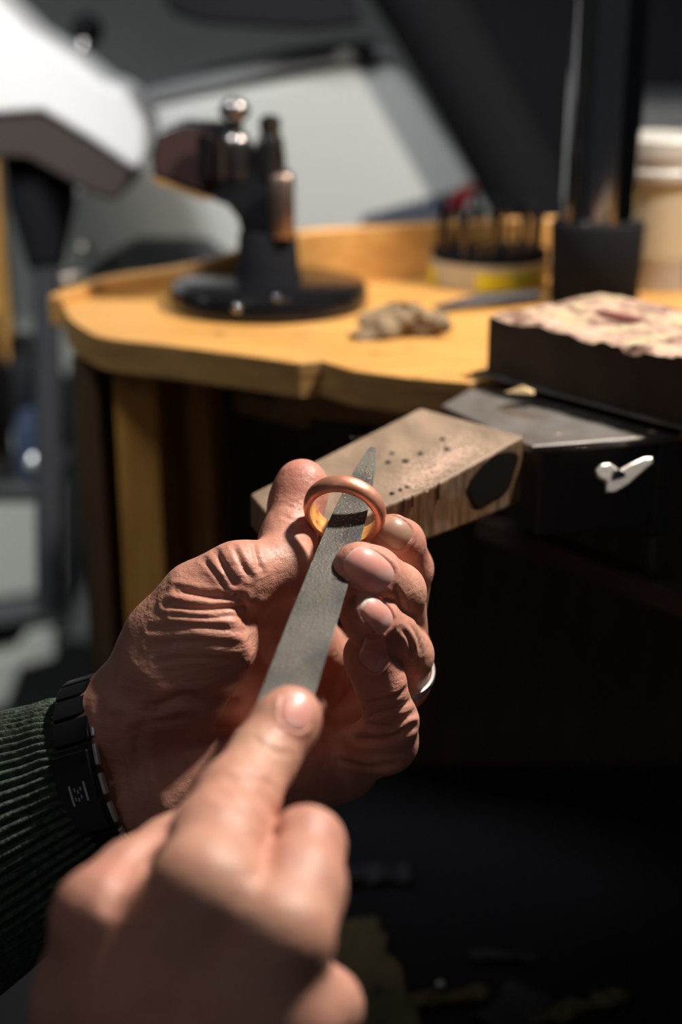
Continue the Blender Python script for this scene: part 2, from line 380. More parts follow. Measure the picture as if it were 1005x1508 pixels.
# filings lying on the pin (too many to count)
def flakes(name, spots, m, label, cat, parent=None):
    V = []; F = []
    for p, r, nrm in spots:
        a, b, c3 = frame(nrm); k = len(V); j = rng.uniform(0, 3)
        ax = [math.cos(j)*b+math.sin(j)*c3, -math.sin(j)*b+math.cos(j)*c3]
        V += [p+ax[0]*r, p+ax[1]*r*0.7, p-ax[0]*r, p-ax[1]*r*0.8, p+a*r*0.8]
        F += [[k, k+1, k+4], [k+1, k+2, k+4], [k+2, k+3, k+4], [k+3, k, k+4], [k+3, k+2, k+1, k]]
    o = mesh(name, V, F, m, parent)
    return tag(o, label, cat, kind='stuff')
spots = []
for i in range(1500):
    t = min(1, abs(rng.gauss(0, 0.5))); u = rng.uniform(0, 1)
    px = 690-(690-600)*u+rng.gauss(0, 16); py = 668+(690-600)*u*0.62-abs(rng.gauss(0, 1))*13+rng.gauss(0, 3)
    p = Qp(px, py, 0.0002)
    if (p-e0)@nd > -0.002 and u < .9: continue
    spots.append((p, rng.choice([0.00022, 0.0003, 0.0004, 0.00055])*rng.uniform(.7, 1.1), (0, 0, 1)))
for i in range(90):
    p = Qp(rng.uniform(500, 740), rng.uniform(640, 720), 0.0002)
    if (p-e0)@nd > -0.003: continue
    spots.append((p, rng.uniform(0.0001, 0.0003), (0, 0, 1)))
flakes('copper_filings', spots, M['filings'], 'scattered bright copper filings along the front of bench pin', 'metal filings')
for (px, py, r) in ((652, 647, 0.0011), (659, 662, 0.0014), (620, 668, 0.0011), (598, 679, 0.0014), (572, 681, 0.0011), (578, 668, 0.0009), (578, 727, 0.001), (590, 722, 0.0008), (600, 718, 0.0008)):
    p = Qp(px, py, 0.0001)
    mesh('dark_fleck', *lathe(p, (0, 0, 1), [(r, 0), (r*0.8, 0.0005), (r*0.2, 0.0007)], 8), M['speck'], pin)

# ---------------------------------------------------------------- steel holder of the pin
HZ = BT-0.0035
h0 = Q(783, 657, HZ); h1 = Q(1000, 640, HZ); hb = Q(650, 597, HZ); hb2 = Q(700, 568, HZ)
hold = thing('pin_holder', ((h0+h1)/2*np.array([1, 1, 0])+np.array([0, 0, 0.83])), 'black steel bench pin bracket with worn grey top plate and clamp screw', 'bench bracket')
far = h1+(hb2-h0)*1.0
V, F = prism([h0, h1, np.array([0.175, 0.60, HZ]), hb2, hb], (0, 0, -0.0032))
mesh('top_plate', V, F, M['plate_steel'], hold, bevel=0.0008, seg=3)
fx = (h1-h0)/np.linalg.norm(h1-h0); bk = np.array([-fx[1], fx[0], 0])
q0 = h0+fx*0.005+bk*0.003; q1 = h1-fx*0.001+bk*0.003
V, F = prism([q0+(0, 0, -0.0032), q1+(0, 0, -0.0032), q1+bk*0.05+(0, 0, -0.0032), q0+(hb-h0)*0.9+(0.006, 0.006, -0.0032)], (0, 0, -0.034))
mesh('clamp_body', V, F, M['black_steel'], hold, bevel=0.001)
mesh('front_cheek', *prism([q1-fx*0.006+(0, 0, -0.003), q1+fx*0.001+(0, 0, -0.003), q1+fx*0.001-bk*0.002+(0, 0, -0.003), q1-fx*0.006-bk*0.002+(0, 0, -0.003)], (0, 0, -0.037)), M['black_steel'], hold, bevel=0.0006)
# wing screw
ws = P(912, 704, (q0-CAM)@AF-0.007)
sc = mesh('wing_screw', *tube([ws+bk*0.012, ws], 0.0028), M['gun'], hold, smooth=True)
wing = [(-0.0075, 0.0042), (-0.0055, 0.0060), (-0.0025, 0.0058), (0.0005, 0.0030), (0.0035, 0.0042), (0.0085, 0.0056), (0.0115, 0.0052), (0.0118, 0.0030), (0.0085, 0.0008), (0.0030, -0.0030), (-0.0015, -0.0048), (-0.0045, -0.0040), (-0.0040, -0.0005), (-0.0065, 0.0015)]
wu = fx*0.97+np.array([0, 0, 0.10]); wv = np.array([0, 0.62, 0.78])
mesh('wing', *prism([ws+wu*a*1.25+wv*b*1.15 for a, b in wing], np.cross(wu, wv)*-0.0025), M['bright_steel'], sc, bevel=0.0008)
mesh('lock_pin', *tube([P(962, 790, 0.555), P(959, 835, 0.56)], 0.0016), M['gun'], hold, smooth=True)
# chips of wood on the plate
for px, py, s in ((766, 578, 0.0042), (822, 640, .0009), (960, 636, 0.0012)):
    p = Q(px, py, BT+0.002 if px == 766 else HZ)
    tag(mesh('wood_chip', [p+(-s*1.5, 0, 0), p+(s*1.2, -s*.6, 0), p+(s*1.5, s*.5, 0), p+(0, s, 0), p+(s*.2, 0, s*.7)], [[0, 1, 4], [1, 2, 4], [2, 3, 4], [3, 0, 4], [3, 2, 1, 0]], M['chip']),
        {766: 'pale wood chip lying on the steel plate near the soldering block', 822: 'tiny bright crumb at the front edge of the steel plate', 960: 'tiny bright crumb at the right of the steel plate'}[px], 'chip')

# ---------------------------------------------------------------- soldering block and the plate under it
zb = BT+0.0014
b0 = Q(716, 549, zb); bdir = Q(1005, 626, zb)-b0; bdir[2] = 0; bdir /= np.linalg.norm(bdir); bn = np.array([-bdir[1], bdir[0], 0])
if bn[1] < 0: bn = -bn
pl = [b0-bdir*0.006-bn*0.0025, b0+bdir*0.20-bn*0.0025, b0+bdir*0.20+bn*0.10, b0-bdir*0.006+bn*0.10]
tag(mesh('steel_plate', *prism([p*np.array([1, 1, 0])+np.array([0, 0, BT+0.0001]) for p in pl], (0, 0, 0.0013)), M['plate_steel'], bevel=0.0005), 'flat grey steel plate under the soldering block', 'metal plate')
blk = thing('soldering_block', b0+bdir*0.09+bn*0.04, 'thick scorched soldering brick with mottled pink and cream top', 'soldering block')
hb_ = 0.0255; nx, ny = 60, 26
prng = np.random.RandomState(3)
def vnoise(X, Y, sc, seed):
    r = np.random.RandomState(seed).rand(64, 64); x = X*sc; y = Y*sc; xi = np.floor(x).astype(int); yi = np.floor(y).astype(int)
    fx_ = x-xi; fy_ = y-yi; fx_ = fx_*fx_*(3-2*fx_); fy_ = fy_*fy_*(3-2*fy_)
    g = lambda a, b: r[a % 64, b % 64]
    return (g(xi, yi)*(1-fx_)+g(xi+1, yi)*fx_)*(1-fy_)+(g(xi, yi+1)*(1-fx_)+g(xi+1, yi+1)*fx_)*fy_
V = []; F = []
LX, LY = 0.19, 0.072
for j in range(ny+1):
    for i in range(nx+1):
        u = i/nx*LX; v = j/ny*LY
        z = hb_+0.0016*(vnoise(u, v, 120, 1)-.5)+0.0012*(vnoise(u, v, 300, 2)-.5)
        edge = (j == 0)
        if edge: z -= 0.0015*max(0, vnoise(u, 0, 190, 7)-.3)*2.4*min(1, u/0.05)+0.0007*vnoise(u, 0, 420, 8)
        if j in (0, ny) or i in (0, nx): z -= 0.0006
        V.append(b0+bdir*u+bn*(v+(0.0006 if edge else 0))+np.array([0, 0, z]))
for j in range(ny):
    for i in range(nx):
        a = j*(nx+1)+i; F.append([a, a+1, a+nx+2, a+nx+1])
mesh('brick_top', V, F, M['block_top'], blk, smooth=True)
V2 = []; ring_i = [i for i in range(nx+1)]+[j*(nx+1)+nx for j in range(1, ny+1)]+[ny*(nx+1)+i for i in range(nx-1, -1, -1)]+[j*(nx+1) for j in range(ny-1, 0, -1)]
rt = [np.array(V[i]) for i in ring_i]; n = len(rt)
V2 = rt+[np.array([p[0], p[1], zb]) for p in rt]
F2 = [[i, n+i, n+(i+1) % n, (i+1) % n] for i in range(n)]+[[n+i for i in range(n)][::-1]]
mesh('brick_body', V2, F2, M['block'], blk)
bp = b0+bdir*0.040+bn*0.036+np.array([0, 0, hb_])
V, F = lathe(bp, (0, 0, 1), [(0.0125, -0.0004), (0.0118, 0.0010), (0.006, 0.0013), (0.0005, 0.0013)], 24, 1)
V = [bp+bdir*((v-bp)@bdir)*1.0+bn*((v-bp)@bn)*0.42+np.array([0, 0, (v-bp)[2]]) for v in V]
mesh('scorch_patch', V, F, M['block_burn'], blk, smooth=True)

# ---------------------------------------------------------------- chrome column
colm = thing('column_stand', (0.134, 0.748, BT), 'tall chrome column standing in a black round socket at bench right', 'column')
mesh('socket', *lathe((0.134, 0.748, BT), (0, 0, 1), [(0.0225, 0), (0.0232, 0.001), (0.0245, 0.0405), (0.0238, 0.042), (0.020, 0.0425)], 48), M['black_matte'], colm, bevel=0.0003)
mesh('tube', *lathe((0.134, 0.748, BT+0.0405), (0, 0, 1), [(0.0192, 0), (0.0192, 0.62)], 64), M['chrome'], colm, smooth=True)
mesh('collar', *lathe((0.134, 0.748, BT+0.0405), (0, 0, 1), [(0.0205, 0), (0.0205, 0.0030), (0.0196, 0.0034)], 48), M['gun'], colm, smooth=True)

# ---------------------------------------------------------------- black clamp tool on round base
T = np.array([-0.038, 0.740, BT])
tool = thing('ring_clamp_stand', T, 'black engraving ring clamp on a heavy round black base', 'clamp')
mesh('round_base', *lathe(T, (0, 0, 1), [(0.050, 0), (0.0518, 0.0012), (0.0518, 0.0085), (0.0505, 0.0112), (0.047, 0.0122), (0.030, 0.0132), (0.0175, 0.0142)], 64), M['black_gloss'], tool, smooth=True)
mesh('post', *lathe(T+(0, 0, 0.013), (0, 0, 1), [(0.0190, 0), (0.0165, 0.004), (0.0150, 0.024), (0.0135, 0.0255)], 40), M['black_matte'], tool, smooth=True)
td = 0.735
arm = [(232, 196), (268, 181), (345, 183), (368, 215), (408, 240), (430, 262), (430, 346), (356, 346), (350, 322), (335, 303), (300, 290), (226, 262), (222, 225)]
V, F = prism([P(a, b, td-0.008) for a, b in arm], (0, 0.022, 0))
mesh('arm', V, F, M['black_gloss'], tool, bevel=0.0015)
pn = [(236, 201), (268, 188), (318, 190), (322, 272), (300, 282), (230, 256), (227, 226)]
mesh('side_plate', *prism([P(a, b, td-0.0085) for a, b in pn], (0, -0.0015, 0)), M['oxblood'], tool, bevel=0.0006)
mesh('brass_edge', *prism([P(a, b, td-0.009) for a, b in ((224, 260), (300, 288), (318, 294), (300, 295), (224, 267))], (0, 0.012, 0)), M['brass'], tool, bevel=0.0003)
cy = P(417, 346, td-0.010)
mesh('barrel', *lathe(cy, (0, 0, 1), [(0.0060, -0.001), (0.0062, 0), (0.0062, 0.029), (0.0055, 0.030)], 32), M['bronze'], tool, smooth=True)
def spindle(px, py0, prof, name, m=M['gun']):
    c = P(px, py0, td-0.002); return mesh(name, *lathe(c, (0, 0, 1), [(a*1.25, b) for a, b in prof], 28), m, tool, smooth=True)
spindle(348, 262, [(0.0065, 0), (0.0065, 0.018), (0.0052, 0.0215), (0.0032, 0.023), (0.0032, 0.028), (0.0056, 0.030), (0.0064, 0.0335), (0.0056, 0.037), (0.0030, 0.0395), (0.0005, 0.040)], 'clamp_knob')
spindle(399, 264, [(0.0062, 0), (0.0062, 0.012), (0.0056, 0.016), (0.0058, 0.0185), (0.0045, 0.022), (0.0040, 0.025), (0.0048, 0.0275), (0.0038, 0.0310), (0.0005, 0.0325)], 'collet_pin')
c0 = P(303, 262, td-0.012)
mesh('side_screw', *tube([c0, c0+(0, 0, 0.021)], 0.0038), M['black_gloss'], tool, smooth=True)
c0 = P(325, 262, td-0.012)
mesh('side_screw', *tube([c0, c0+(0, 0, 0.019)], 0.0034), M['gun'], tool, smooth=True)
for px, py in ((349, 452), (408, 437)):
    mesh('base_glint', *ball(Q(px, py, BT+0.0135)+(0, 0, -0.0006), 0.0024, 16, 8), M['chrome'], tool, smooth=True)  # chrome balls added as glints on the black base

# ---------------------------------------------------------------- lump of leather, thin tool, dish with burrs
def lump(c, ex, ey, ez, name, m, seed, label, cat):
    r = np.random.RandomState(seed); V = []; F = []; nu, nv = 34, 14
    ph = r.rand(12)*6.28
    for j in range(nv+1):
        b = math.pi*j/nv
        for i in range(nu):
            a = 2*math.pi*i/nu
            d = np.array([math.sin(b)*math.cos(a), math.sin(b)*math.sin(a), -math.cos(b)])
            s = 1+0.16*math.sin(3*a+ph[0]+2*b)+0.12*math.sin(5*a+ph[1]-3*b)+0.09*math.sin(9*a+ph[2]+5*b)+0.06*math.sin(14*d[2]*2+ph[3]+4*a)
            p = d*s; p[2] = max(p[2], -0.55)+0.55
            V.append(np.asarray(c)+ex*p[0]+ey*p[1]+ez*p[2])
    for j in range(nv):
        for i in range(nu):
            k = (i+1) % nu; F.append([j*nu+i, j*nu+k, (j+1)*nu+k, (j+1)*nu+i])
    return tag(mesh(name, V, F, m), label, cat)
lump(Q(590, 492, BT), np.array([0.0195, 0.002, 0]), np.array([-0.003, 0.012, 0]), np.array([0.001, 0, 0.0085]), 'leather_scrap', M['lump'], 4, 'crumpled brown leather scrap lying on the bench beside the black clamp', 'leather scrap')
lump(Q(548, 497, BT), np.array([0.010, 0.002, 0]), np.array([-0.003, 0.008, 0]), np.array([0.001, 0, 0.0028]), 'leather_scrap', M['lump'], 9, 'small flat brown leather crumb between black base and larger scrap', 'leather scrap')
rd = thing('tweezers', Q(700, 452, BT), 'dark thin steel tweezers lying between dish and leather scrap', 'tweezers')
for s in (-1, 1):
    mesh('arm', *tube([Q(640, 462+s, BT)+(0, s*0.002, 0.003), Q(700, 455, BT)+(0, s*0.005, 0.004), Q(790, 447, BT)+(0, s*0.001, 0.004)], [0.0012, 0.0024, 0.003], 10), M['black_steel'], rd, smooth=True)

dc = Q(728, 431, BT)+np.array([0, 0.030, 0])
dish = thing('burr_box', dc, 'round clear plastic burr box with yellow label', 'box')
mesh('tub', *lathe(dc, (0, 0, 1), [(0.0325, 0), (0.0335, 0.002), (0.0335, 0.0145), (0.0318, 0.0145), (0.0315, 0.002), (0.0001, 0.002)], 56), M['clear'], dish, smooth=True)
mesh('insert', *lathe(dc+(0, 0, 0.0022), (0, 0, 1), [(0.030, 0), (0.030, 0.0010), (0.001, 0.0011)], 40), M['cream'], dish)
mesh('rack', *lathe(dc+(0, 0, 0.0145), (0, 0, 1), [(0.0325, 0), (0.0325, 0.0045), (0.030, 0.0055), (0.0005, 0.0055)], 48), M['black_matte'], dish, smooth=False)
def arc(c, r, a0, a1, z0, z1, th=0.0004, n=14):
    V = []; F = []
    for i in range(n+1):
        t = math.radians(a0+(a1-a0)*i/n)
        for rr, z in ((r, z0), (r+th, z0), (r+th, z1), (r, z1)): V.append(np.asarray(c)+np.array([rr*math.cos(t), rr*math.sin(t), z]))
    for i in range(n):
        for k in range(4): F.append([4*i+k, 4*i+(k+1) % 4, 4*i+4+(k+1) % 4, 4*i+4+k])
    F += [[0, 1, 2, 3], [4*n+3, 4*n+2, 4*n+1, 4*n]]
    return V, F
tag(mesh('label', *arc(dc, 0.0337, 252, 330, 0.0015, 0.0110), M['yellow'], dish, smooth=True), 'yellow label')
mesh('label_print', *arc(dc, 0.0342, 285, 320, 0.0062, 0.0092), M['green_print'], dish, smooth=True)
tag(mesh('label', *arc(dc, 0.0337, 184, 205, 0.0015, 0.0100), M['yellow'], dish, smooth=True), 'round yellow sticker')
rg = random.Random(11)
first = None
for k in range(26):
    a = 2*math.pi*k/26 + rg.uniform(-.07, .07); rr = 0.0285 if k % 4 else 0.018
    p = dc+np.array([rr*math.cos(a), rr*math.sin(a), 0.020]); hgt = rg.uniform(0.018, 0.026)
    if first is None:
        t0 = thing('rotary_burr', p, 'thin dark rotary burr standing upright in the round burr box', 'burr', 'rotary burrs in the round box')
        mesh('shank', *lathe(p, (0, 0, 1), [(0.0012, -0.0005), (0.0012, 0.019)], 8), M['gun'], t0)
        mesh('head', *lathe(p+(0, 0, 0.019), (0, 0, 1), [(0.0008, 0), (0.0018, 0.001), (0.0016, 0.004), (0.0006, 0.0055)], 10), M['black_matte'], t0)
        first = t0
    else:
        c_ = first.copy(); COL.objects.link(c_); c_.location = p; c_.scale = (1, 1, hgt/0.0245)
        for ch in list(first.children):
            g = ch.copy(); COL.objects.link(g); g.parent = c_

# white tub and yellow capped bottle at the right
wt = Q(985, 428, BT)
tubw = thing('plastic_tub', wt+(0, 0.03, 0), 'white plastic tub with ridged lid behind the chrome column', 'tub')
cw = wt+np.array([-0.004, 0.020, 0])
mesh('tub_body', *lathe(cw, (0, 0, 1), [(0.026, 0), (0.0265, 0.002), (0.0270, 0.0175), (0.0272, 0.018)], 40), M['white'], tubw, smooth=True)
mesh('tub_label', *lathe(cw+(0, 0, 0.018), (0, 0, 1), [(0.0272, 0), (0.0285, 0.040)], 40), M['cream'], tubw, smooth=True)
mesh('tub_lid', *lathe(cw+(0, 0, 0.058), (0, 0, 1), [(0.0300, 0), (0.0305, 0.001), (0.0305, 0.006), (0.0295, 0.007), (0.0295, 0.012), (0.0305, 0.013), (0.0305, 0.022), (0.029, 0.0235), (0.001, 0.0235)], 44), M['white'], tubw, smooth=False, bevel=0.0004)
wb = Q(1015, 424, BT)+np.array([0.002, 0, 0])
bot_ = thing('squeeze_bottle', wb, 'small clear bottle with bright yellow cap beside the white tub', 'bottle')
mesh('bottle_body', *lathe(wb, (0, 0, 1), [(0.0125, 0), (0.0135, 0.002), (0.0135, 0.036), (0.008, 0.042)], 32), M['white'], bot_, smooth=True)
mesh('bottle_label', *arc(wb, 0.0137, 180, 360, 0.008, 0.028), M['scrap'], bot_, smooth=True)
mesh('cap', *lathe(wb+(0, 0, 0.042), (0, 0, 1), [(0.0105, 0), (0.0105, 0.011), (0.004, 0.018), (0.0006, 0.019)], 28), M['yellow'], bot_, smooth=True)

#@@BACKGROUND
# ---------------------------------------------------------------- white case behind the bench, dark machinery
def slab(name, pts, d, depth, m, parent=None, bevel=0.004, seg=4):
    return mesh(name, *prism([P(a, b, d) for a, b in pts], (0, depth, 0)), m, parent, bevel=bevel, seg=seg)
CD = 1.02
case = thing('machine_case', P(450, 480, CD+0.1), 'large off white machine casing with rounded corner behind the bench', 'machine')
cp = catmull([(95, 480), (90, 330), (150, 185), (215, 152), (400, 120), (540, 95), (600, 112), (660, 200), (710, 262), (735, 320), (738, 480)], 6)
slab('casing', [tuple(p) for p in cp], CD, 0.22, M['case'], case, 0.012)
slab('trim_strip', [(170, 170), (400, 112), (560, 86), (585, 90), (585, 76), (545, 66), (400, 88), (170, 140)], CD-0.004, 0.2, M['grey_dark'], case, 0.004)
slab('dark_reflection', [(110, 480), (120, 400), (200, 352), (300, 352), (350, 385), (352, 480)], CD-0.012, 0.03, M['case_dark'], case, 0.006)  # dark reflection of the glossy casing, laid on as a slab
# bright glints on the left of the case, added as steel shapes
mesh('handle', *tube([P(78, 423, CD-0.03), P(95, 412, CD-0.035), P(118, 406, CD-0.03)], [0.004, 0.0065, 0.005], 16), M['bright_steel'], case, smooth=True)
mesh('glint_ball', *ball(P(128, 366, CD-0.014), 0.006), M['bright_steel'], case, smooth=True)
# blue lettering and red mark, too blurred to read: plain strokes
for i in range(11):
    x = 532+i*12.5; h = 13+i*3.2; y1 = 330-0.35*i; sl = 4
    slab('print_stroke', [(x, y1), (x+9, y1), (x+9+sl, y1-h), (x+sl, y1-h)], CD-0.0022, 0.0020, M['blue_print'], case, 0)
slab('red_mark', [(660, 310), (662, 290), (682, 274), (712, 268), (704, 280), (690, 288), (686, 306), (676, 316)], CD-0.0022, 0.0020, M['red_print'], case, 0)
# dark thick hose running down diagonally
hose = tag(mesh('extraction_hose', *tube(catmull([P(520, -160, 0.985), P(612, -10, 0.985), P(682, 110, 0.985), P(745, 225, 0.985), P(795, 330, 0.985), P(805, 420, 0.99)], 8), [0.028]*41, 28), M['hose_rubber'], smooth=True), 'thick black extraction hose sloping down past the white case', 'hose')
slab_h = tag(slab('overhead_machine', [(210, -60), (250, 20), (300, 36), (460, 46), (535, 36), (500, -60)], 0.98, 0.16, M['black_matte'], None, 0.006), 'black machine head overhanging at the top edge', 'machine')
tag(slab('equipment_rail', [(560, -60), (660, -60), (830, 300), (760, 330)], 1.12, 0.05, M['black_matte'], None, 0.006), 'black sloping rail behind the extraction hose', 'rail')
tag(slab('equipment_box', [(940, 152), (1100, 152), (1100, 300), (940, 300)], 1.15, 0.12, M['grey_dark'], None, 0.006), 'dark grey box behind the white tub', 'box')
tag(slab('dark_slab', [(665, -120), (860, -120), (860, 420), (690, 420)], 1.28, 0.2, M['black_matte'], None, 0.006), 'black slab added to keep the wall dark between hose and chrome column', 'cabinet')  # black slab added to darken the wall area behind the hose
tag(slab('storage_unit', [(866, -120), (1200, -120), (1200, 130), (866, 130)], 1.3, 0.2, M['black_matte'], None, 0.006), 'black shelf unit high behind the chrome column', 'shelf')

# ---------------------------------------------------------------- white lamp head at upper left
LD = 0.89
lamp = thing('work_lamp', P(60, 480, LD+.05), 'white angular lamp head with brown underside blurred at upper left', 'lamp')
hd = [(-60, -40), (-8, -8), (40, 40), (110, 85), (150, 118), (185, 130), (214, 178), (220, 215), (204, 258), (130, 208), (60, 168), (-60, 175)]
slab('lamp_shade', hd, LD, 0.07, M['lamp_white'], lamp, 0.006, 5)
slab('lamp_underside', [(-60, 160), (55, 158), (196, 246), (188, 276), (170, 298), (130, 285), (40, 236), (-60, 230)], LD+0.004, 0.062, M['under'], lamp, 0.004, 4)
mesh('lamp_neck', *tube([P(60, 225, LD+0.04), P(62, 300, LD+0.04), P(66, 370, LD+0.04), P(68, 392, LD+.04)], [0.024, 0.022, 0.014, 0.012], 24), M['black_matte'], lamp, smooth=True)
mesh('lamp_stem', *tube([P(68, 385, LD+0.04), P(70, 520, LD+.04), P(72, 900, LD+.04)], 0.0085, 20), M['smoke'], lamp, smooth=True)
kn = thing('adjusting_knob', P(130, 110, 1.08), 'black round knob on a chrome neck above the white lamp head', 'knob')
mesh('knob_ball', *ball(P(128, 44, 1.08), 0.0125), M['black_matte'], kn, smooth=True)
mesh('neck', *tube([P(126, 62, 1.08), P(120, 90, 1.08), P(150, 130, 1.07)], [0.007, 0.008, 0.009]), M['gun'], kn, smooth=True)

# jars hanging / standing on the left
def jar(px, py0, py1, rpx, d, m, name, label, cat, lid=None):
    c0 = P(px, py1, d); h = (py1-py0)*d/FPX/math.cos(PITCH)*1.02; r = rpx*d/FPX
    t = thing(name, c0, label, cat)
    mesh('body', *lathe(c0, (0, 0, 1), [(r*.8, 0), (r, h*.05), (r, h*.8), (r*.75, h*.92), (r*.7, h)], 32), m, t, smooth=True)
    if lid: mesh('lid', *lathe(c0+(0, 0, h), (0, 0, 1), [(r*.8, 0), (r*.8, h*.12), (r*.4, h*.16)], 28), lid, t, smooth=True)
    return t
shelf = tag(mesh('wall_shelf', *bx(P(30, 712, 1.05)+np.array([-0.05, 0.03, -0.004]), (0.075, 0.05, 0.004)), M['grey_dark']), 'narrow grey shelf under the jars at left', 'shelf')
jar(44, 520, 640, 26, 1.06, M['smoke'], 'glass_jar', 'smoky jar with chrome lid left of the bench, upper left one', 'jar', M['chrome'])
jar(82, 545, 655, 22, 1.04, M['smoke'], 'glass_jar', 'smoky jar with pale lid nearest the bench leg', 'jar', M['bright_steel'])
jar(60, 610, 705, 34, 1.00, M['navy'], 'plastic_jar', 'navy blue plastic jar below the smoky jars', 'jar')
jar(-2, 505, 700, 24, 1.06, M['gun'], 'metal_canister', 'steel canister cut off by the left picture edge', 'canister', M['bright_steel'])
gl = tag(mesh('highlight_ball', *ball(P(60, 681, 0.985), 0.0105, 32, 16), M['silver'], smooth=True), 'silver ball added as the round highlight in front of the navy jar', 'ball')  # ball added to stand for a round blurred highlight
tag(mesh('wooden_post', *bx(P(-4, 420, 1.25), (0.010, 0.010, 0.11)), M['bench_leg']), 'slim wooden post at the left picture edge', 'post')
cabt = thing('cabinet', P(0, 1000, 1.5)*np.array([1, 1, 0]), 'pale grey cabinet with dark plinth low at the left', 'cabinet')
slab('door', [(-260, 560), (92, 560), (92, 868), (-260, 925)], 1.5, 0.3, M['cab'], cabt, 0.004)
slab('rail', [(-260, 935), (92, 880), (92, 905), (-260, 965)], 1.49, 0.3, M['grey_dark'], cabt, 0.003)
slab('drawer_front', [(-200, 1010), (20, 965), (40, 930), (80, 925), (82, 970), (30, 985), (10, 1040), (-200, 1060)], 1.5, 0.3, M['cab'], cabt, 0.004)

# ---------------------------------------------------------------- scraps on the leather skin
def sheet(px, py, L_, W_, ang, m, name, label, cat, seed):
    c = Q(px, py, TZ); r = np.random.RandomState(seed); V = []; F = []; n = 10
    a = np.array([math.cos(ang), math.sin(ang), 0]); b = np.array([-a[1], a[0], 0]); w0 = W_
    top_ = []
    for i in range(n+1):
        w1 = W_*(0.8+0.4*r.rand()); w2 = W_*(0.8+0.4*r.rand()); z = 0.003+0.004*r.rand()
        p = c+a*(i/n-.5)*L_
        top_.append((p-b*w1+(0, 0, z), p+b*w2+(0, 0, 0.003+0.004*r.rand())))
    V = [q for t in top_ for q in t]+[q-np.array([0, 0, 0.0022]) for t in top_ for q in t]; k = 2*(n+1)
    for i in range(n):
        F += [[2*i, 2*i+2, 2*i+3, 2*i+1], [k+2*i, k+2*i+1, k+2*i+3, k+2*i+2], [2*i, k+2*i, k+2*i+2, 2*i+2], [2*i+1, 2*i+3, k+2*i+3, k+2*i+1]]
    F += [[0, 1, k+1, k], [2*n, k+2*n, k+2*n+1, 2*n+1]]
    return tag(mesh(name, V, F, m), label, cat)
sheet(548, 1450, 0.085, 0.013, 1.85, M['olive'], 'cloth_rag', 'olive rag on the leather skin right of the filing hand', 'rag', 1)
sheet(660, 1478, 0.036, 0.004, 0.2, M['ribbon'], 'offcut', 'ochre strip offcut lying past the olive rag', 'offcut', 2)
sheet(740, 1418, 0.030, 0.003, -0.1, M['scrap'], 'metal_offcut', 'small grey metal offcut alone on the dark leather', 'offcut', 3)
sheet(850, 1495, 0.05, 0.004, 0.4, M['ribbon'], 'offcut', 'short ochre offcut at the bottom edge right of the first', 'offcut', 4)
sheet(760, 1500, 0.03, 0.012, 0.9, M['scrap'], 'metal_offcut', 'wide dull grey scrap at the bottom edge between ochre offcuts', 'offcut', 5)
sheet(530, 1300, 0.05, 0.006, 0.1, M['scrap'], 'metal_offcut', 'dim grey strip above the olive rag', 'offcut', 6)
tag(mesh('bead', *ball(Q(648, 1475, TZ)+(0, 0, 0.009), 0.0022), M['bright_steel'], smooth=True), 'tiny bright bead beside the ochre offcut', 'bead')

#@@HANDS
# ---------------------------------------------------------------- hands: a signed distance field in millimetres, meshed by surface nets
def Cm(px, py, d): return np.array([(px-502.5)*d/FPX, -(py-754)*d/FPX, -d])
ROT = np.stack([AR, AU, -AF], 1)
def to_world(p): return CAM + (np.asarray(p)@ROT.T)*0.001
def smin(a, b, k):
    h = np.maximum(k-np.abs(a-b), 0)/k
    return np.minimum(a, b)-h*h*k*0.25
class Field:
    def __init__(s, lo, hi, h):
        s.h = h; s.lo = np.array(lo, float); s.n = np.ceil((np.array(hi)-s.lo)/h).astype(int)+1
        s.ax = [(s.lo[i]+h*np.arange(s.n[i])).astype(np.float32) for i in range(3)]
    def sub(s, prims, m=10):
        lo = np.min([np.minimum(a-ra, b-rb) for a, b, ra, rb in prims], 0)-m; hi = np.max([np.maximum(a+ra, b+rb) for a, b, ra, rb in prims], 0)+m
        i0 = np.clip(((lo-s.lo)/s.h).astype(int), 0, s.n-1); i1 = np.clip(((hi-s.lo)/s.h).astype(int)+1, 1, s.n)
        return tuple(slice(a, b) for a, b in zip(i0, i1))
    def cone(s, sl, pr):
        a, b, ra, rb = pr
        X = s.ax[0][sl[0]][:, None, None]; Y = s.ax[1][sl[1]][None, :, None]; Z = s.ax[2][sl[2]][None, None, :]
        d = b-a; L2 = max(float(d@d), 1e-6)
        t = np.clip(((X-a[0])*d[0]+(Y-a[1])*d[1]+(Z-a[2])*d[2])/L2, 0, 1).astype(np.float32)
        return np.sqrt((X-a[0]-t*d[0])**2+(Y-a[1]-t*d[1])**2+(Z-a[2]-t*d[2])**2)-(ra+t*(rb-ra))
    def union(s, sl, prims, k, start=None):
        g = start
        for p in prims:
            c = s.cone(sl, p); g = c if g is None else smin(g, c, k)
        return g
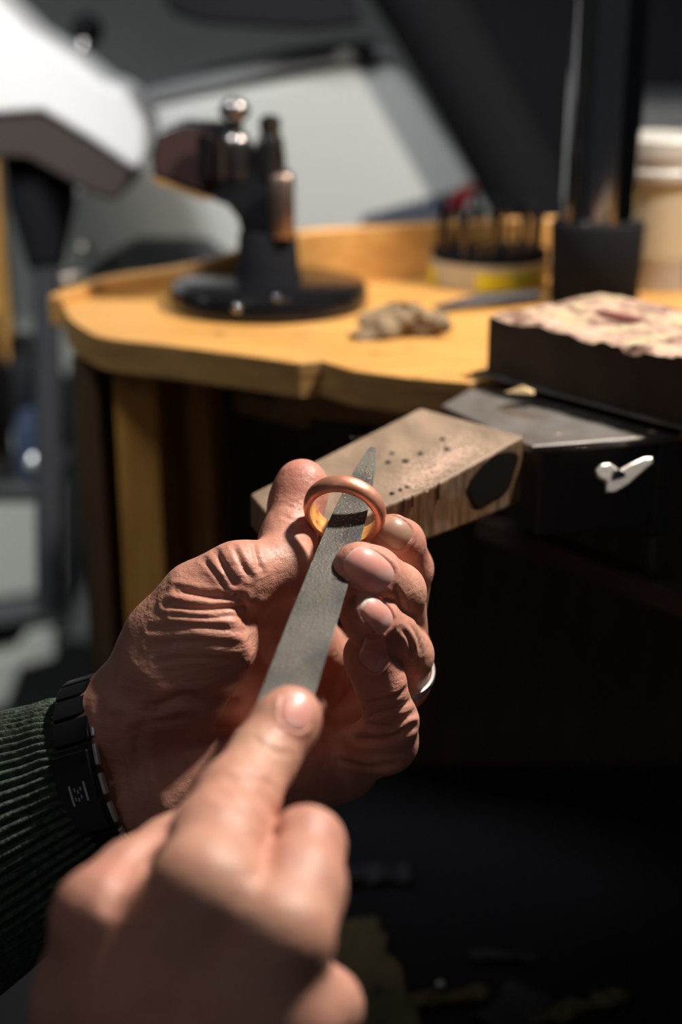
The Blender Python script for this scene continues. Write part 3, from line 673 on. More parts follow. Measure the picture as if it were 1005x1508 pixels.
def nets(A, lo, h):
    """naive surface nets, vectorised"""
    I = A < 0; nx, ny, nz = A.shape
    c = [I[i:nx-1+i, j:ny-1+j, k:nz-1+k] for i in (0, 1) for j in (0, 1) for k in (0, 1)]
    s = sum(x.astype(np.int8) for x in c); act = (s > 0) & (s < 8)
    idx = np.argwhere(act); num = -np.ones(act.shape, np.int64); num[act] = np.arange(len(idx))
    acc = np.zeros((len(idx), 3)); cnt = np.zeros(len(idx))
    offs = [(i, j, k) for i in (0, 1) for j in (0, 1) for k in (0, 1)]
    for o in offs:
        for ax in range(3):
            if o[ax]: continue
            q = list(o); q[ax] = 1
            v0 = A[idx[:, 0]+o[0], idx[:, 1]+o[1], idx[:, 2]+o[2]]; v1 = A[idx[:, 0]+q[0], idx[:, 1]+q[1], idx[:, 2]+q[2]]
            m = (v0 < 0) != (v1 < 0); t = np.where(m, v0/np.where(m, v0-v1, 1), 0)
            p = np.tile(np.array(o, float), (len(idx), 1)); p[:, ax] += t
            acc[m] += p[m]; cnt[m] += 1
    V = (idx+acc/cnt[:, None])*h+lo
    Fs = []
    for ax in range(3):
        u, w = (ax+1) % 3, (ax+2) % 3
        s0 = [slice(0, n) for n in A.shape]; s1 = list(s0); s0[ax] = slice(0, -1); s1[ax] = slice(1, None)
        e = np.argwhere(I[tuple(s0)] != I[tuple(s1)])
        ok = (e[:, u] > 0) & (e[:, w] > 0) & (e[:, u] < A.shape[u]-1) & (e[:, w] < A.shape[w]-1); e = e[ok]
        neg = I[e[:, 0], e[:, 1], e[:, 2]]
        def g(du, dw):
            q = e.copy(); q[:, u] -= du; q[:, w] -= dw; return num[q[:, 0], q[:, 1], q[:, 2]]
        f = np.stack([g(1, 1), g(0, 1), g(0, 0), g(1, 0)], 1)
        f[~neg] = f[~neg][:, ::-1]; Fs.append(f)
    return V, np.concatenate(Fs)
def normals(V, F):
    n = np.cross(V[F[:, 2]]-V[F[:, 0]], V[F[:, 3]]-V[F[:, 1]]); out = np.zeros_like(V)
    for k in range(4): np.add.at(out, F[:, k], n)
    return out/np.maximum(np.linalg.norm(out, axis=1), 1e-9)[:, None]
def relax(V, F, it, lam=0.5):
    for _ in range(it):
        s = np.zeros_like(V); c = np.zeros(len(V))
        for k in range(4):
            for q in (F[:, (k+1) % 4], F[:, (k-1) % 4]):
                np.add.at(s, F[:, k], V[q]); np.add.at(c, F[:, k], 1)
        V = V+lam*(s/np.maximum(c, 1)[:, None]-V)
    return V
def chain(*pts):
    """joints (px, py, depth mm, radius mm) -> tapered capsules"""
    q = [(Cm(*p[:3]), p[3]) for p in pts]
    return [(q[i][0], q[i+1][0], q[i][1], q[i+1][1]) for i in range(len(q)-1)]
def blob(px, py, d, r): c = Cm(px, py, d); return (c, c+np.array([0.01, 0, 0]), r, r)
def segd(XY, line):
    best = np.full(len(XY), 1e9)
    for (x0, y0), (x1, y1) in zip(line[:-1], line[1:]):
        d = np.array([x1-x0, y1-y0], float); t = np.clip(((XY-[x0, y0])@d)/(d@d), 0, 1)
        best = np.minimum(best, np.linalg.norm(XY-[x0, y0]-t[:, None]*d, axis=1))
    return best
def smooth(x): x = np.clip(x, 0, 1); return x*x*(3-2*x)

class Nail:
    def __init__(s, px, py, d, tip_px, tilt, width, length, face, curve=1.0, red=0.0, dirty=False, free=0.16):
        """centre seen at px,py; tip direction given by a second point; face = outward direction (camera frame)"""
        s.c = Cm(px, py, d); t = Cm(tip_px[0], tip_px[1], d+tilt)-s.c; n = np.array(face, float); n /= np.linalg.norm(n)
        t -= n*(t@n); s.a = t/np.linalg.norm(t); s.n = n; s.b = np.cross(s.a, n); s.w = width/2; s.l = length/2
        s.dirty = dirty; s.free = free; s.red = red
    def uv(s, V):
        q = V-s.c; return (q@s.b)/s.w, (q@s.a)/s.l, q@s.n
    def rho(s, u, v):
        p = 2.6; vv = np.where(v > 0, v*0.98, v)
        return (np.abs(u)**p+np.abs(vv)**p)**(1/p)
    def fold(s, V, nr):
        u, v, z = s.uv(V); r = s.rho(u, v); on = ((nr@s.n) > -0.1) & (np.abs(z) < 9)
        ridge = 0.42*np.exp(-((r-1.10)/0.10)**2)*smooth((0.75-v)/0.3)
        sink = -0.55*smooth((1.02-r)/0.12)
        # behind the nail the fold softly rises; in front of it the tip drops
        return np.where(on & (r < 1.8), ridge+sink, 0.0), np.where(on, np.exp(-(np.maximum(r-1.0, 0)/0.5)**2), 0)

def build_hand(name, lo, hi, h, palm, kpalm, fingers, nails, creases, tint, wrk, parent, it=2, kf=1.0):
    f = Field(lo, hi, h)
    full = tuple(slice(0, n) for n in f.n)
    Pm = np.full(tuple(f.n), 60, np.float32)
    for grp in palm:
        sl = f.sub(grp, 14); g = f.union(sl, grp, kpalm)
        Pm[sl] = smin(Pm[sl], g, kpalm)
    Tt = Pm.copy()
    for prox, rest, kp, kr in fingers:
        sl = f.sub(prox+rest, 12)
        g = f.union(sl, prox, kp, Pm[sl])
        if rest: g = smin(g, f.union(sl, rest, kr), kr+0.5)
        Tt[sl] = smin(Tt[sl], g, kf)
    V, F = nets(Tt, f.lo, h); V = relax(V, F, it)
    nr = normals(V, F)
    bvh = BVHTree.FromPolygons([tuple(v) for v in V], F.tolist())
    px = V[:, 0]/-V[:, 2]*FPX+502.5; py = 754-V[:, 1]/-V[:, 2]*FPX; XY = np.stack([px, py], 1); sc = FPX/-V[:, 2]
    disp = np.zeros(len(V)); front = np.clip(nr[:, 2]*2.0, 0, 1)
    for line, amp, wid, ridge in creases:
        ln = [tuple(p) for p in catmull(line, 5)] if len(line) > 2 else line
        L = segd(XY, ln)/sc
        x0 = np.linalg.norm(XY-np.array(ln[0]), axis=1)/sc; x1 = np.linalg.norm(XY-np.array(ln[-1]), axis=1)/sc
        fade = smooth(np.minimum(x0, x1)/3.0+0.25)
        disp += front*fade*(0.72 if line[0][1] > 915 and line[0][0] < 300 else 1.0)*(-amp*np.exp(-(L/wid)**2)+ridge*np.exp(-((L-wid*2.1)/(wid*1.2))**2))
    red = np.zeros(len(V))
    for nl in nails:
        dd, rr = nl.fold(V, nr); disp += dd; red = np.maximum(red, rr*0.35)
    V2 = V+nr*disp[:, None]
    # colour of the skin
    base = np.tile(np.array([0.62, 0.315, 0.230]), (len(V), 1))
    for (tx, ty, td_, rad, colr, w) in tint:
        dd = np.linalg.norm(V-Cm(tx, ty, td_), axis=1); k = (w*np.exp(-(dd/rad)**2))[:, None]; base = base*(1-k)+np.array(colr)*k
    base = base*(1-red[:, None])+np.array([0.62, 0.25, 0.19])*red[:, None]
    wk = np.full(len(V), 0.16)
    for (tx, ty, td_, rad, w) in wrk:
        dd = np.linalg.norm(V-Cm(tx, ty, td_), axis=1); wk = np.maximum(wk, w*np.exp(-(dd/rad)**2))
    Vw = to_world(V2); org = np.array([Vw[:, 0].mean(), Vw[:, 1].mean(), Vw[:, 2].min()])
    me = bpy.data.meshes.new(name); me.vertices.add(len(Vw)); me.vertices.foreach_set('co', (Vw-org).ravel())
    me.loops.add(F.size); me.loops.foreach_set('vertex_index', F.ravel().astype(np.int32))
    me.polygons.add(len(F)); me.polygons.foreach_set('loop_start', np.arange(0, F.size, 4, dtype=np.int32))
    me.update(calc_edges=True); me.validate()
    me.shade_smooth(); me.materials.append(M['skin'])
    ca = me.attributes.new('Col', 'FLOAT_COLOR', 'POINT'); ca.data.foreach_set('color', np.c_[base, np.ones(len(V))].ravel().astype(np.float32))
    wa = me.attributes.new('Wrk', 'FLOAT', 'POINT'); wa.data.foreach_set('value', wk.astype(np.float32))
    o = bpy.data.objects.new(name, me); COL.objects.link(o); o.parent = parent; o.location = Vector(org)-wloc(parent)
    for nl in nails:
        nu = 25; VV = []; cols = []; FF = []
        G = np.linspace(-1, 1, nu); ok = True
        for lay in (0, 1):
            for v in G:
                for u in G:
                    # square to rounded outline
                    r = max(abs(u), abs(v)); q = (abs(u)**2.6+abs(v)**2.6)**(1/2.6); s_ = r/q if q > 1e-6 else 1
                    uu, vv = u*s_, v*s_
                    p = nl.c+nl.b*nl.w*uu+nl.a*nl.l*vv+nl.n*8
                    loc, nn, _, _ = bvh.ray_cast(Vector(p), Vector(-nl.n), 22)
                    if loc is None: loc = Vector(p-nl.n*(8+3*uu*uu)); 
                    edge = smooth((r-0.8)/0.2)
                    hgt = 0.16-0.50*edge*(1 if vv < 0.55 else max(0.0, (1-vv)/0.45))
                    if lay: hgt -= 0.45
                    q3 = np.array(loc)+nl.n*hgt
                    VV.append(q3)
                    cb = np.array([0.82, 0.36, 0.30])*(1-nl.red)+np.array([0.55, 0.2, 0.18])*nl.red
                    fr_ = smooth((vv-(1-nl.free*2)-0.10*(1-uu*uu)+0.05)/0.08)
                    lun = 0.45*smooth((-0.62-vv+0.25*(1-uu*uu*2))/0.15)
                    cc_ = cb*(1-lun)+np.array([0.75, 0.55, 0.5])*lun
                    wh = np.array([0.80, 0.72, 0.62]) if not nl.dirty else np.array([0.30, 0.25, 0.2])
                    if nl.dirty: cc_ = np.array([0.42, 0.25, 0.17])
                    cols.append(np.append(cc_*(1-fr_)+wh*fr_, 1))
        # smooth the ray-cast heights a little
        A = np.array(VV).reshape(2, nu, nu, 3)
        for _ in range(2): A[:, 1:-1, 1:-1] = 0.5*A[:, 1:-1, 1:-1]+0.125*(A[:, :-2, 1:-1]+A[:, 2:, 1:-1]+A[:, 1:-1, :-2]+A[:, 1:-1, 2:])
        VV = A.reshape(-1, 3); K = nu*nu
        for j in range(nu-1):
            for i in range(nu-1):
                a = j*nu+i; FF.append([a, a+1, a+nu+1, a+nu]); FF.append([K+a, K+a+nu, K+a+nu+1, K+a+1])
        rim_ = list(range(nu))+[j*nu+nu-1 for j in range(1, nu)]+[K-1-i for i in range(1, nu)]+[j*nu for j in range(nu-2, 0, -1)]
        for i in range(len(rim_)):
            a, b = rim_[i], rim_[(i+1) % len(rim_)]; FF.append([a, K+a, K+b, b])
        no = mesh('fingernail', to_world(VV), FF, M['nail'], o, smooth=True)
        if nl.dirty: tag(no, 'grimy nail')
        ca = no.data.attributes.new('Col', 'FLOAT_COLOR', 'POINT'); ca.data.foreach_set('color', np.array(cols, np.float32).ravel())
    return o

person = thing('person', to_world(Cm(250, 1300, 400)), 'person in dark green ribbed sweater filing a ring with both hands', 'person')

RED = (0.56, 0.20, 0.15); DIRT = (0.22, 0.13, 0.09); PALE = (0.66, 0.42, 0.28)
# ---- left hand, palm towards the viewer
L_palm = [chain((-60, 1180, 460, 12), (90, 1110, 450, 12.5), (180, 1068, 442, 14.5), (200, 1062, 440, 15)), chain((-40, 1235, 457, 17), (120, 1180, 448, 15.5), (230, 1165, 441, 15.5)),
          chain((190, 1062, 448, 15), (330, 1030, 478, 14), (505, 985, 520, 12)), chain((230, 1120, 455, 15), (360, 1085, 484, 13), (515, 1040, 514, 12)),
          chain((240, 1170, 450, 15), (370, 1130, 478, 13), (515, 1085, 502, 12)), chain((230, 1190, 444, 16), (330, 1165, 445, 17), (500, 1125, 482, 12)),
          chain((210, 1012, 449, 13.2), (255, 950, 444, 14.5), (298, 888, 441, 12.5)), chain((350, 880, 452, 11), (430, 935, 480, 12), (505, 985, 515, 11)), chain((320, 970, 462, 12), (440, 1000, 500, 12)), chain((258, 1000, 439, 18), (305, 935, 438, 15), (335, 888, 444, 9.5))]
L_f = [
  # thumb: proximal then distal
  (chain((298, 888, 441, 12.3), (352, 852, 439, 10.4), (414, 838, 446, 9.6)), chain((414, 838, 446, 9.6), (424, 795, 457, 8.8), (437, 742, 466, 8.8), (445, 713, 468, 8.3))+[blob(443, 724, 467, 8.4)], 6, 3),
  # index
  (chain((505, 985, 518, 11), (582, 935, 495, 9.5)), chain((582, 935, 495, 9.5), (600, 838, 470, 8.4), (590, 800, 458, 7.8), (578, 789, 452, 7.0)), 6, 2),
  # middle
  (chain((515, 1040, 510, 11), (590, 955, 474, 9.6)), chain((590, 955, 474, 9.6), (584, 872, 441, 9.0), (548, 848, 428, 8.9), (530, 838, 424, 8.2)), 6, 2),
  # ring
  (chain((515, 1085, 500, 11), (588, 1002, 470, 9.2), (596, 965, 455, 9.0)), chain((596, 965, 455, 9.0), (573, 934, 438, 8.5), (549, 915, 427, 8.0), (536, 905, 423, 7.2)), 6, 2),
  # little
  (chain((500, 1125, 484, 11), (568, 1092, 455, 9.2), (576, 1062, 446, 8.2)), chain((576, 1062, 446, 8.2), (560, 1005, 437, 7.6), (545, 975, 433, 7.3), (538, 962, 432, 6.6)), 6, 2.5),
]
L_n = [Nail(541, 836, 417, (522, 822), 2, 11.6, 13.0, (-0.28, 0.30, 0.92), free=0.07),
       Nail(556, 903, 418, (534, 893), 3, 9.0, 10.5, (0.12, 0.42, 0.90), free=0.14),
       Nail(582, 783, 447, (562, 772), 2, 10.0, 10.5, (-0.05, 0.38, 0.92), dirty=True, free=0.12),
       Nail(551, 966, 425, (534, 958), 3, 7.5, 8.5, (0.10, 0.45, 0.88), red=.5, free=0.12)]
L_cr = [([(318, 812), (330, 835), (345, 858)], 0.8, 0.9, 0.25), ([(345, 806), (356, 830), (368, 850)], 0.7, 0.8, 0.25), ([(372, 796), (378, 820), (386, 842)], 0.6, 0.8, 0.2),
        ([(300, 825), (322, 850), (335, 872)], 0.5, 0.7, 0.2),
        ([(262, 868), (310, 878), (355, 880)], 0.9, 1.0, 0.3), ([(245, 890), (300, 897), (360, 893)], 0.8, 0.9, 0.3), ([(255, 905), (305, 910), (350, 906)], 0.5, 0.7, 0.2),
        ([(222, 925), (290, 922), (360, 930)], 0.7, 0.9, 0.25), ([(220, 950), (280, 945), (350, 950)], 0.5, 0.8, 0.2), ([(230, 975), (290, 968), (350, 975)], 0.5, 0.8, 0.2),
        ([(225, 1045), (265, 1028), (300, 1030), (345, 1022)], 1.5, 1.7, 0.5), ([(215, 1065), (255, 1060), (290, 1052)], 0.8, 1.1, 0.4),
        ([(200, 1080), (205, 1130), (220, 1190), (235, 1215)], 1.4, 2.0, 0.6), ([(172, 1060), (176, 1110), (188, 1160), (205, 1215)], 1.0, 1.8, 0.7),
        ([(150, 1040), (155, 1100), (170, 1170)], 0.6, 1.4, 0.4),
        ([(360, 900), (385, 960), (400, 1020), (395, 1100)], 1.5, 2.4, 0.5),
        # little and ring finger knuckle wrinkles
        ([(545, 1035), (585, 1025), (612, 1000)], 0.5, 0.6, 0.2), ([(550, 1052), (590, 1042), (615, 1020)], 0.5, 0.6, 0.2), ([(520, 1088), (570, 1090), (608, 1070)], 1.2, 1.1, 0.3), ([(545, 1070), (580, 1068), (612, 1048)], 0.6, 0.8, 0.3),
        ([(500, 1120), (540, 1130), (580, 1125)], 0.6, 0.9, 0.3),
        ([(590, 925), (602, 940), (608, 962)], 0.4, 0.6, 0.2), ([(604, 918), (616, 940), (620, 962)], 0.4, 0.6, 0.2),
        ([(578, 862), (590, 880), (592, 900)], 0.35, 0.7, 0.15), ([(420, 742), (440, 752), (458, 745)], 0.15, 0.5, 0.08), ([(416, 758), (436, 768), (456, 765)], 0.2, 0.6, 0.08)]+[([(414+k*0.5, 728+k*6.5), (436, 741+k*6.5), (458, 722+k*6.5)], 0.10, 0.42, 0.05) for k in range(11)]
L_t = [(445, 705, 464, 14, RED, 0.75), (452, 730, 458, 9, (0.35, 0.17, 0.12), 0.45), (575, 780, 450, 12, (0.28, 0.14, 0.10), 0.75), (605, 810, 465, 10, RED, 0.6), (540, 845, 420, 13, (0.62, 0.27, 0.20), 0.45),
       (600, 880, 440, 8, (0.62, 0.36, 0.22), 0.5), (530, 910, 420, 10, RED, 0.45), (560, 1010, 430, 16, RED, 0.4), (240, 1060, 430, 18, RED, 0.45), (300, 900, 430, 25, (0.58, 0.29, 0.20), 0.4), (345, 840, 432, 20, RED, 0.25)]
L_w = [(290, 930, 425, 26, 0.75), (345, 840, 430, 15, 0.6), (250, 1060, 425, 25, 0.55), (600, 1035, 430, 14, 0.6), (600, 950, 440, 9, 0.35), (180, 1100, 425, 22, 0.35)]
import time; _t = time.time()
left = build_hand('left_hand', (-140, -112, -540), (42, 22, -400), 0.62, L_palm, 7, L_f, L_n, L_cr, L_t, L_w, person)
tag(left, 'left hand holding the ring, palm to the viewer')

# ---- right hand, back towards the viewer
R_palm = [chain((300, 1318, 307, 11.5), (215, 1480, 312, 15.5), (140, 1700, 330, 18)), chain((412, 1382, 303, 10.5), (310, 1520, 308, 16), (210, 1730, 330, 18)),
          chain((415, 1500, 304, 10.5), (340, 1600, 310, 15), (260, 1760, 330, 17)), chain((380, 1610, 306, 10), (310, 1740, 325, 16)),
          chain((150, 1352, 318, 10.5), (142, 1480, 325, 13), (130, 1650, 335, 16)), chain((190, 1370, 324, 11), (290, 1370, 320, 12)),
          chain((165, 1720, 332, 20), (70, 1960, 350, 22)), chain((250, 1740, 332, 19), (160, 1990, 350, 22)),
          chain((330, 1335, 318, 11), (400, 1400, 318, 12))]
R_f = [
  (chain((302, 1312, 309, 11.6), (322, 1240, 326, 10.6), (347, 1180, 341, 9.9)), chain((347, 1180, 341, 9.9), (388, 1115, 356, 8.5), (418, 1070, 363, 8.3), (429, 1055, 365, 7.9)), 6, 3),
  (chain((412, 1375, 305, 10.8), (440, 1310, 317, 9.4), (452, 1245, 329, 8.7)), chain((452, 1245, 329, 8.7), (432, 1262, 352, 8.0), (405, 1250, 366, 7.2)), 6, 2),
  (chain((415, 1500, 305, 10.6), (475, 1483, 320, 8.8)), chain((475, 1483, 320, 8.8), (440, 1460, 342, 8), (405, 1430, 355, 7.2)), 6, 2),
  (chain((380, 1610, 306, 10), (455, 1600, 318, 8)), chain((455, 1600, 318, 8), (420, 1560, 336, 7), (390, 1530, 346, 6.5)), 6, 2),
  (chain((150, 1352, 316, 10.5), (200, 1300, 330, 9.4), (252, 1262, 342, 9.0)), chain((252, 1262, 342, 9.0), (310, 1215, 356, 8.2), (352, 1180, 366, 7.2)), 5, 3),
]
R_n = [Nail(433, 1050, 358, (440, 1022), 2, 8.6, 10.4, (0.42, 0.32, 0.85), free=0.10)]
R_cr = [([(335, 1150), (372, 1172), (405, 1200)], 0.5, 1.0, 0.2), ([(320, 1168), (360, 1190), (402, 1225)], 0.5, 1.0, 0.2), ([(352, 1132), (385, 1150), (410, 1165)], 0.35, 0.8, 0.15),
        ([(375, 1090), (400, 1105), (425, 1112)], 0.3, 0.8, 0.1),
        ([(238, 1225), (215, 1248), (196, 1270), (186, 1290)], 1.8, 1.7, 0.3), ([(186, 1290), (172, 1312), (164, 1330)], 1.2, 1.8, 0.3),
        ([(385, 1290), (398, 1260), (405, 1215)], 1.5, 1.6, 0.2)]
R_t = [(433, 1060, 360, 12, RED, 0.45), (395, 1090, 350, 14, PALE, 0.5), (345, 1180, 332, 16, (0.62, 0.30, 0.21), 0.5), (310, 1290, 300, 16, PALE, 0.4), (440, 1360, 295, 14, PALE, 0.4),
       (455, 1220, 322, 14, (0.62, 0.28, 0.2), 0.4), (150, 1320, 310, 18, RED, 0.25), (380, 1320, 305, 14, RED, 0.3)]
R_w = [(350, 1185, 335, 14, 0.35), (300, 1450, 285, 60, 0.15)]
rightm = build_hand('right_hand', (-112, -225, -385), (12, -44, -262), 0.75, R_palm, 8, R_f, R_n, R_cr, R_t, R_w, person, it=3)
tag(rightm, 'right hand pressing the file with the forefinger')
print('hands', round(time.time()-_t, 1), 's', len(left.data.polygons), len(rightm.data.polygons))

# ---------------------------------------------------------------- the sweater sleeve, ribs standing proud
wa = Cm(156, 1158, 448); wb_ = Cm(-400, 1430, 478); ax_ = wb_-wa; ax_ /= np.linalg.norm(ax_)
up = np.array([0, 1, 0.0]); up -= ax_*(up@ax_); up /= np.linalg.norm(up); sd = np.cross(ax_, up)
V = []; F = []; NS = 66*8; NL = 44; Ln = 130
def sleeve_r(s, t):
    g = 1.0 if s > 4 else 0.9+0.1*s/4
    puff = 27+3.2*math.sin(min(s, 60)/60*math.pi/2)+16*max(0, (s-12))/100
    fold = 0.9*math.sin(s/9+2*math.sin(t))*math.exp(-s/80)
    return puff*g+fold
rows = []
for inner in (0, 1):
    pass
prof = [(-2.0 if k == 0 else 0) for k in range(1)]
for j in range(NL+1):
    s = Ln*j/NL
    for i in range(NS):
        t = 2*math.pi*i/NS
        rib = 1.35*(0.5+0.5*math.cos(66*t))**0.7-0.3
        r = sleeve_r(s, t)+rib
        V.append(wa+ax_*(s-1.5*0)+up*r*math.cos(t)*1.14+sd*r*math.sin(t)*0.98)
for j in range(NL):
    for i in range(NS):
        k = (i+1) % NS; F.append([j*NS+i, j*NS+k, (j+1)*NS+k, (j+1)*NS+i])
k0 = len(V)
for i in range(NS):           # turned-in edge
    t = 2*math.pi*i/NS; r = sleeve_r(0, t)-2.4; V.append(wa+ax_*1.0+up*r*math.cos(t)*1.14+sd*r*math.sin(t)*0.98)
for i in range(NS):
    t = 2*math.pi*i/NS; r = sleeve_r(0, t)-2.6; V.append(wa+ax_*30+up*r*math.cos(t)*1.14+sd*r*math.sin(t)*0.98)
for i in range(NS):
    k = (i+1) % NS; F.append([i, k0+i, k0+k, k]); F.append([k0+i, k0+NS+i, k0+NS+k, k0+k])
sl_ = mesh('sleeve', to_world(np.array(V)), F, M['sleeve'], person, smooth=True)
tag(sl_, 'dark green ribbed knit sleeve')

rs0 = Cm(200, 1770, 338); rs1 = Cm(60, 2080, 352)
def rib_tube(a, b, r0, r1, n=66*6):
    ax2 = (b-a)/np.linalg.norm(b-a); h2 = np.array([0, 0, 1.0]); h2 -= ax2*(h2@ax2); h2 /= np.linalg.norm(h2); k2 = np.cross(ax2, h2); V = []; F = []
    for j in range(9):
        for i in range(n):
            t = 2*math.pi*i/n; r_ = r0+(r1-r0)*j/8+1.2*(0.5+0.5*math.cos(66*t)); V.append(a+(b-a)*j/8+(h2*math.cos(t)+k2*math.sin(t))*r_)
    for j in range(8):
        for i in range(n): F.append([j*n+i, j*n+(i+1) % n, (j+1)*n+(i+1) % n, (j+1)*n+i])
    return to_world(np.array(V)), F
mesh('sleeve', *rib_tube(rs0, rs1, 33, 37), M['sleeve'], person, smooth=True)
# ---------------------------------------------------------------- watch bracelet, link by link
watch = thing('wristwatch', to_world(Cm(125, 1110, 446)), 'black wristwatch with polished link bracelet on the left wrist', 'watch')
wc = Cm(203, 1132, 446); wax = Cm(105, 1160, 452)-wc; wax /= np.linalg.norm(wax)
wu = np.array([0, 1, 0.0]); wu -= wax*(wu@wax); wu /= np.linalg.norm(wu); wd = np.cross(wax, wu)
if wd[2] < 0: wd = -wd
NLK = 22
def wring(t, r, s): return wc+wax*s+wu*(r+4.0)*math.cos(t)+wd*(r-3.0)*math.sin(t)
R0 = 26.0
def linkmesh(t0, t1, s0, s1, r0, r1, n=4):
    V = []; F = []
    for i in range(n+1):
        t = t0+(t1-t0)*i/n
        for r, s in ((r0, s0), (r1, s0), (r1, s1), (r0, s1)): V.append(wring(t, r, s))
    for i in range(n):
        for k in range(4): F.append([4*i+k, 4*i+(k+1) % 4, 4*i+4+(k+1) % 4, 4*i+4+k])
    F += [[0, 1, 2, 3], [4*n+3, 4*n+2, 4*n+1, 4*n]]
    return to_world(np.array(V)), F
for q in range(NLK):
    t0 = 2*math.pi*(q+0.06)/NLK; t1 = 2*math.pi*(q+0.94)/NLK; tm = (t0+t1)/2
    if abs(tm-1.5*math.pi) < 0.55: continue            # the watch case sits here, on the far side of the wrist
    lk = mesh('bracelet_link', *linkmesh(t0, t1, 1.6, 14.2, R0, R0+2.6), M['watch'], watch, bevel=0.0005, seg=2)
    mesh('link_edge', *linkmesh(t0+.02, t1-.02, 0.0, 1.5, R0+0.1, R0+2.1), M['link_steel'], lk, bevel=0.00045, seg=3)
cl_ = mesh('clasp', *linkmesh(math.pi/2-0.34, math.pi/2+0.40, 2.2, 14.6, R0+2.2, R0+4.0, 8), M['watch'], watch, bevel=0.0005, seg=3)
def clasp_bit(t0, t1, s0, s1): mesh('emblem_mark', *linkmesh(t0, t1, s0, s1, R0+3.95, R0+4.2, 3), M['watch_edge'], cl_)
tc_ = math.pi/2+0.03
clasp_bit(tc_-0.09, tc_+0.09, 9.9, 10.5); clasp_bit(tc_-0.10, tc_+0.07, 5.0, 5.6)
for (a, b) in ((8.6, -0.05), (8.9, 0.03), (7.9, 0.04), (7.6, -0.03), (6.9, 0.02), (6.6, -0.05)):
    clasp_bit(tc_+b-0.012, tc_+b+0.02, a, a+0.35)
mesh('watch_case', *lathe(to_world(wring(1.5*math.pi, R0-2, 8)), (ROT@(-wd)), [(0.018, 0), (0.0195, 0.001), (0.0195, 0.008), (0.0175, 0.0095)], 40), M['watch'], watch, smooth=True)

# ---------------------------------------------------------------- the ring being filed
rc = Cm(508, 752, 447); ra = np.array([-0.22, -0.66, 0.72]); ra /= np.linalg.norm(ra)
_, rb_, rcx = frame(ra)
def band(c, a, Rm, prof, seg=96):
    _, b, d = frame(a); V = []; F = []; n = len(prof)
    for i in range(seg):
        t = 2*math.pi*i/seg; e = b*math.cos(t)+d*math.sin(t)
        for r, z in prof: V.append(c+e*(Rm+r)+a*z)
    for i in range(seg):
        k = (i+1) % seg
        for j in range(n): F.append([i*n+j, i*n+(j+1) % n, k*n+(j+1) % n, k*n+j])
    return to_world(np.array(V)), F, n
prof = [(0.0, -3.3), (0.0, 3.3)]+[(2.9*math.cos(t)**0.8 if math.cos(t) > 0 else 0, 3.4*math.sin(t)) for t in np.linspace(math.pi/2-0.12, -math.pi/2+0.12, 11)]
V, F, n = band(rc, ra, 10.4, prof)
gr = mesh('gold_ring', V, F, M['copper'], None, smooth=True, mats=[M['gold_in']], fm=[1 if (k % n) == 0 else 0 for k in range(len(F))])
tag(gr, 'rose coloured ring being filed, pinched between thumb and fingertips', 'ring')
# silver ring on the ring finger
a_ = Cm(582, 1002, 470)-Cm(596, 965, 455); a_ /= np.linalg.norm(a_)
sc_ = Cm(593, 988, 465)
prof = [(0.0, -2.6), (0.0, 2.6), (0.9, 2.8), (1.35, 1.5), (1.45, 0), (1.35, -1.5), (0.9, -2.8)]
V, F, n = band(sc_, a_, 9.35, prof)
tag(mesh('wedding_ring', V, F, M['silver'], smooth=True), 'bright silver band worn on the ring finger', 'ring')

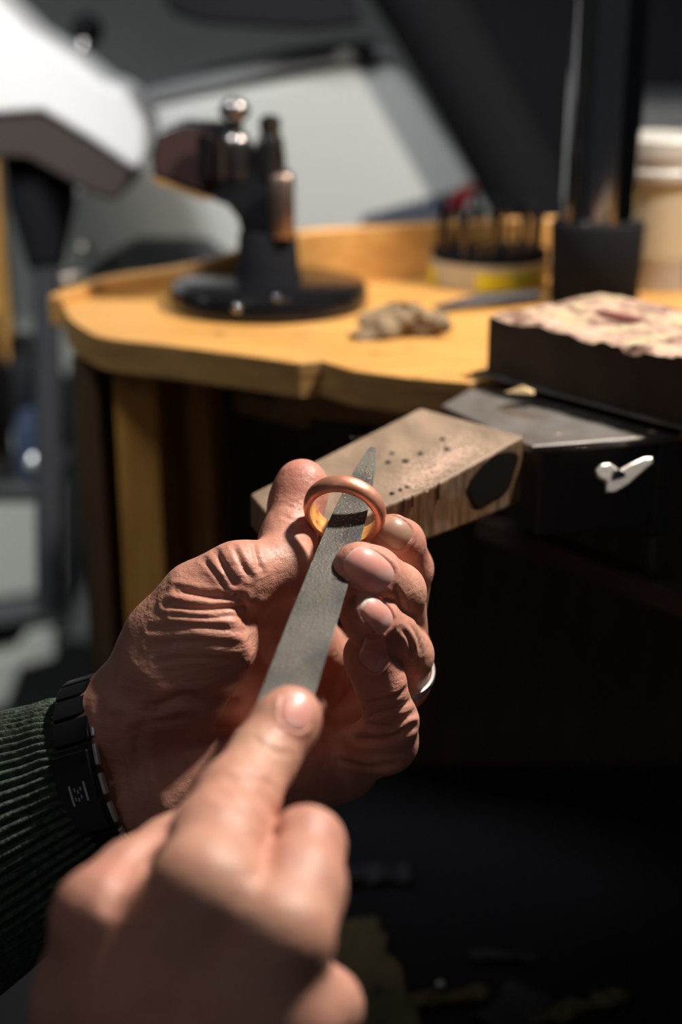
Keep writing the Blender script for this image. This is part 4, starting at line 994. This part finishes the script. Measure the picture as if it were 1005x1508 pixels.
# ---------------------------------------------------------------- the file
f0 = Cm(550, 658, 472); f1 = Cm(424, 1020, 379); fdir = f1-f0; flen = np.linalg.norm(fdir); fdir /= flen
fn = np.array([-0.08, 0.35, 0.93]); fn -= fdir*(fn@fdir); fn /= np.linalg.norm(fn); fs = np.cross(fdir, fn)
if fs[0] < 0: fs = -fs
st = [(0, 0.9, 0.9), (0.02, 1.6, 1.3), (0.10, 3.1, 2.0), (0.2, 4.4, 2.6), (0.32, 5.4, 3.0), (0.5, 6.2, 3.2), (0.75, 6.9, 3.4), (1.0, 7.2, 3.4), (1.2, 7.2, 3.4), (1.3, 5, 3.2), (1.36, 2.5, 2.6)]
fl = thing('hand_file', to_world(f0+fdir*flen*0.8), 'half round steel hand file speckled with gold dust, passing through the ring', 'file')
V = []; F = []; m_ = 13
for t, w, th in st:
    c_ = f0+fdir*flen*t
    V.append(c_+fs*w); V.append(c_+fs*w*0.5); V.append(c_-fs*w*0.5); V.append(c_-fs*w)
    for k in range(1, m_-3):
        a = math.pi*k/(m_-3); V.append(c_-fs*w*math.cos(a)-fn*th*math.sin(a))
nn_ = 4+m_-4
for j in range(len(st)-1):
    for i in range(nn_):
        k = (i+1) % nn_; F.append([j*nn_+i, j*nn_+k, (j+1)*nn_+k, (j+1)*nn_+i])
F.append(list(range(nn_))); F.append([(len(st)-1)*nn_+i for i in range(nn_)][::-1])
mesh('blade', to_world(np.array(V)), F, M['file'], fl, bevel=0.0003)
mesh('handle', to_world(np.array(tube([f0+fdir*flen*1.3-fn*1, f0+fdir*flen*1.42-fn*3, f0+fdir*flen*1.62-fn*5], [3.2, 4.5, 4.2])[0])), tube([np.zeros(3), np.array([0, 0, 1.]), np.array([0, 0, 2.])], 1)[1], M['bench_leg'], fl, smooth=True)
spots = []
rng = random.Random(8)
nw = ROT@fn
def wf(t):
    for (t0, w0, _), (t1, w1, _) in zip(st[:-1], st[1:]):
        if t0 <= t <= t1: return w0+(w1-w0)*(t-t0)/(t1-t0)
    return 2
for i in range(430):
    t = rng.uniform(0.02, 1.0)**0.9; u = rng.uniform(-1, 1)*0.95
    u = u if rng.random() < .55 else 0.12+rng.gauss(0, .22)
    if abs(u) > 0.96: continue
    spots.append((to_world(f0+fdir*flen*t+fs*wf(t)*u+fn*0.05), rng.choice([0.00015, 0.0002, 0.00025, 0.00034])*rng.uniform(.7, 1.2), nw))
for t, u, r in ((0.14, 0.62, .0006), (0.125, .45, .0004), (0.9, 0.1, 0.0004), (0.93, .3, .00035), (0.5, .1, .0003)): spots.append((to_world(f0+fdir*flen*t+fs*wf(t)*u+fn*0.05), r, nw))
flakes('gold_dust', spots, M['gold_filings'], 'fine gold dust clinging to the flat face of the file', 'metal filings')
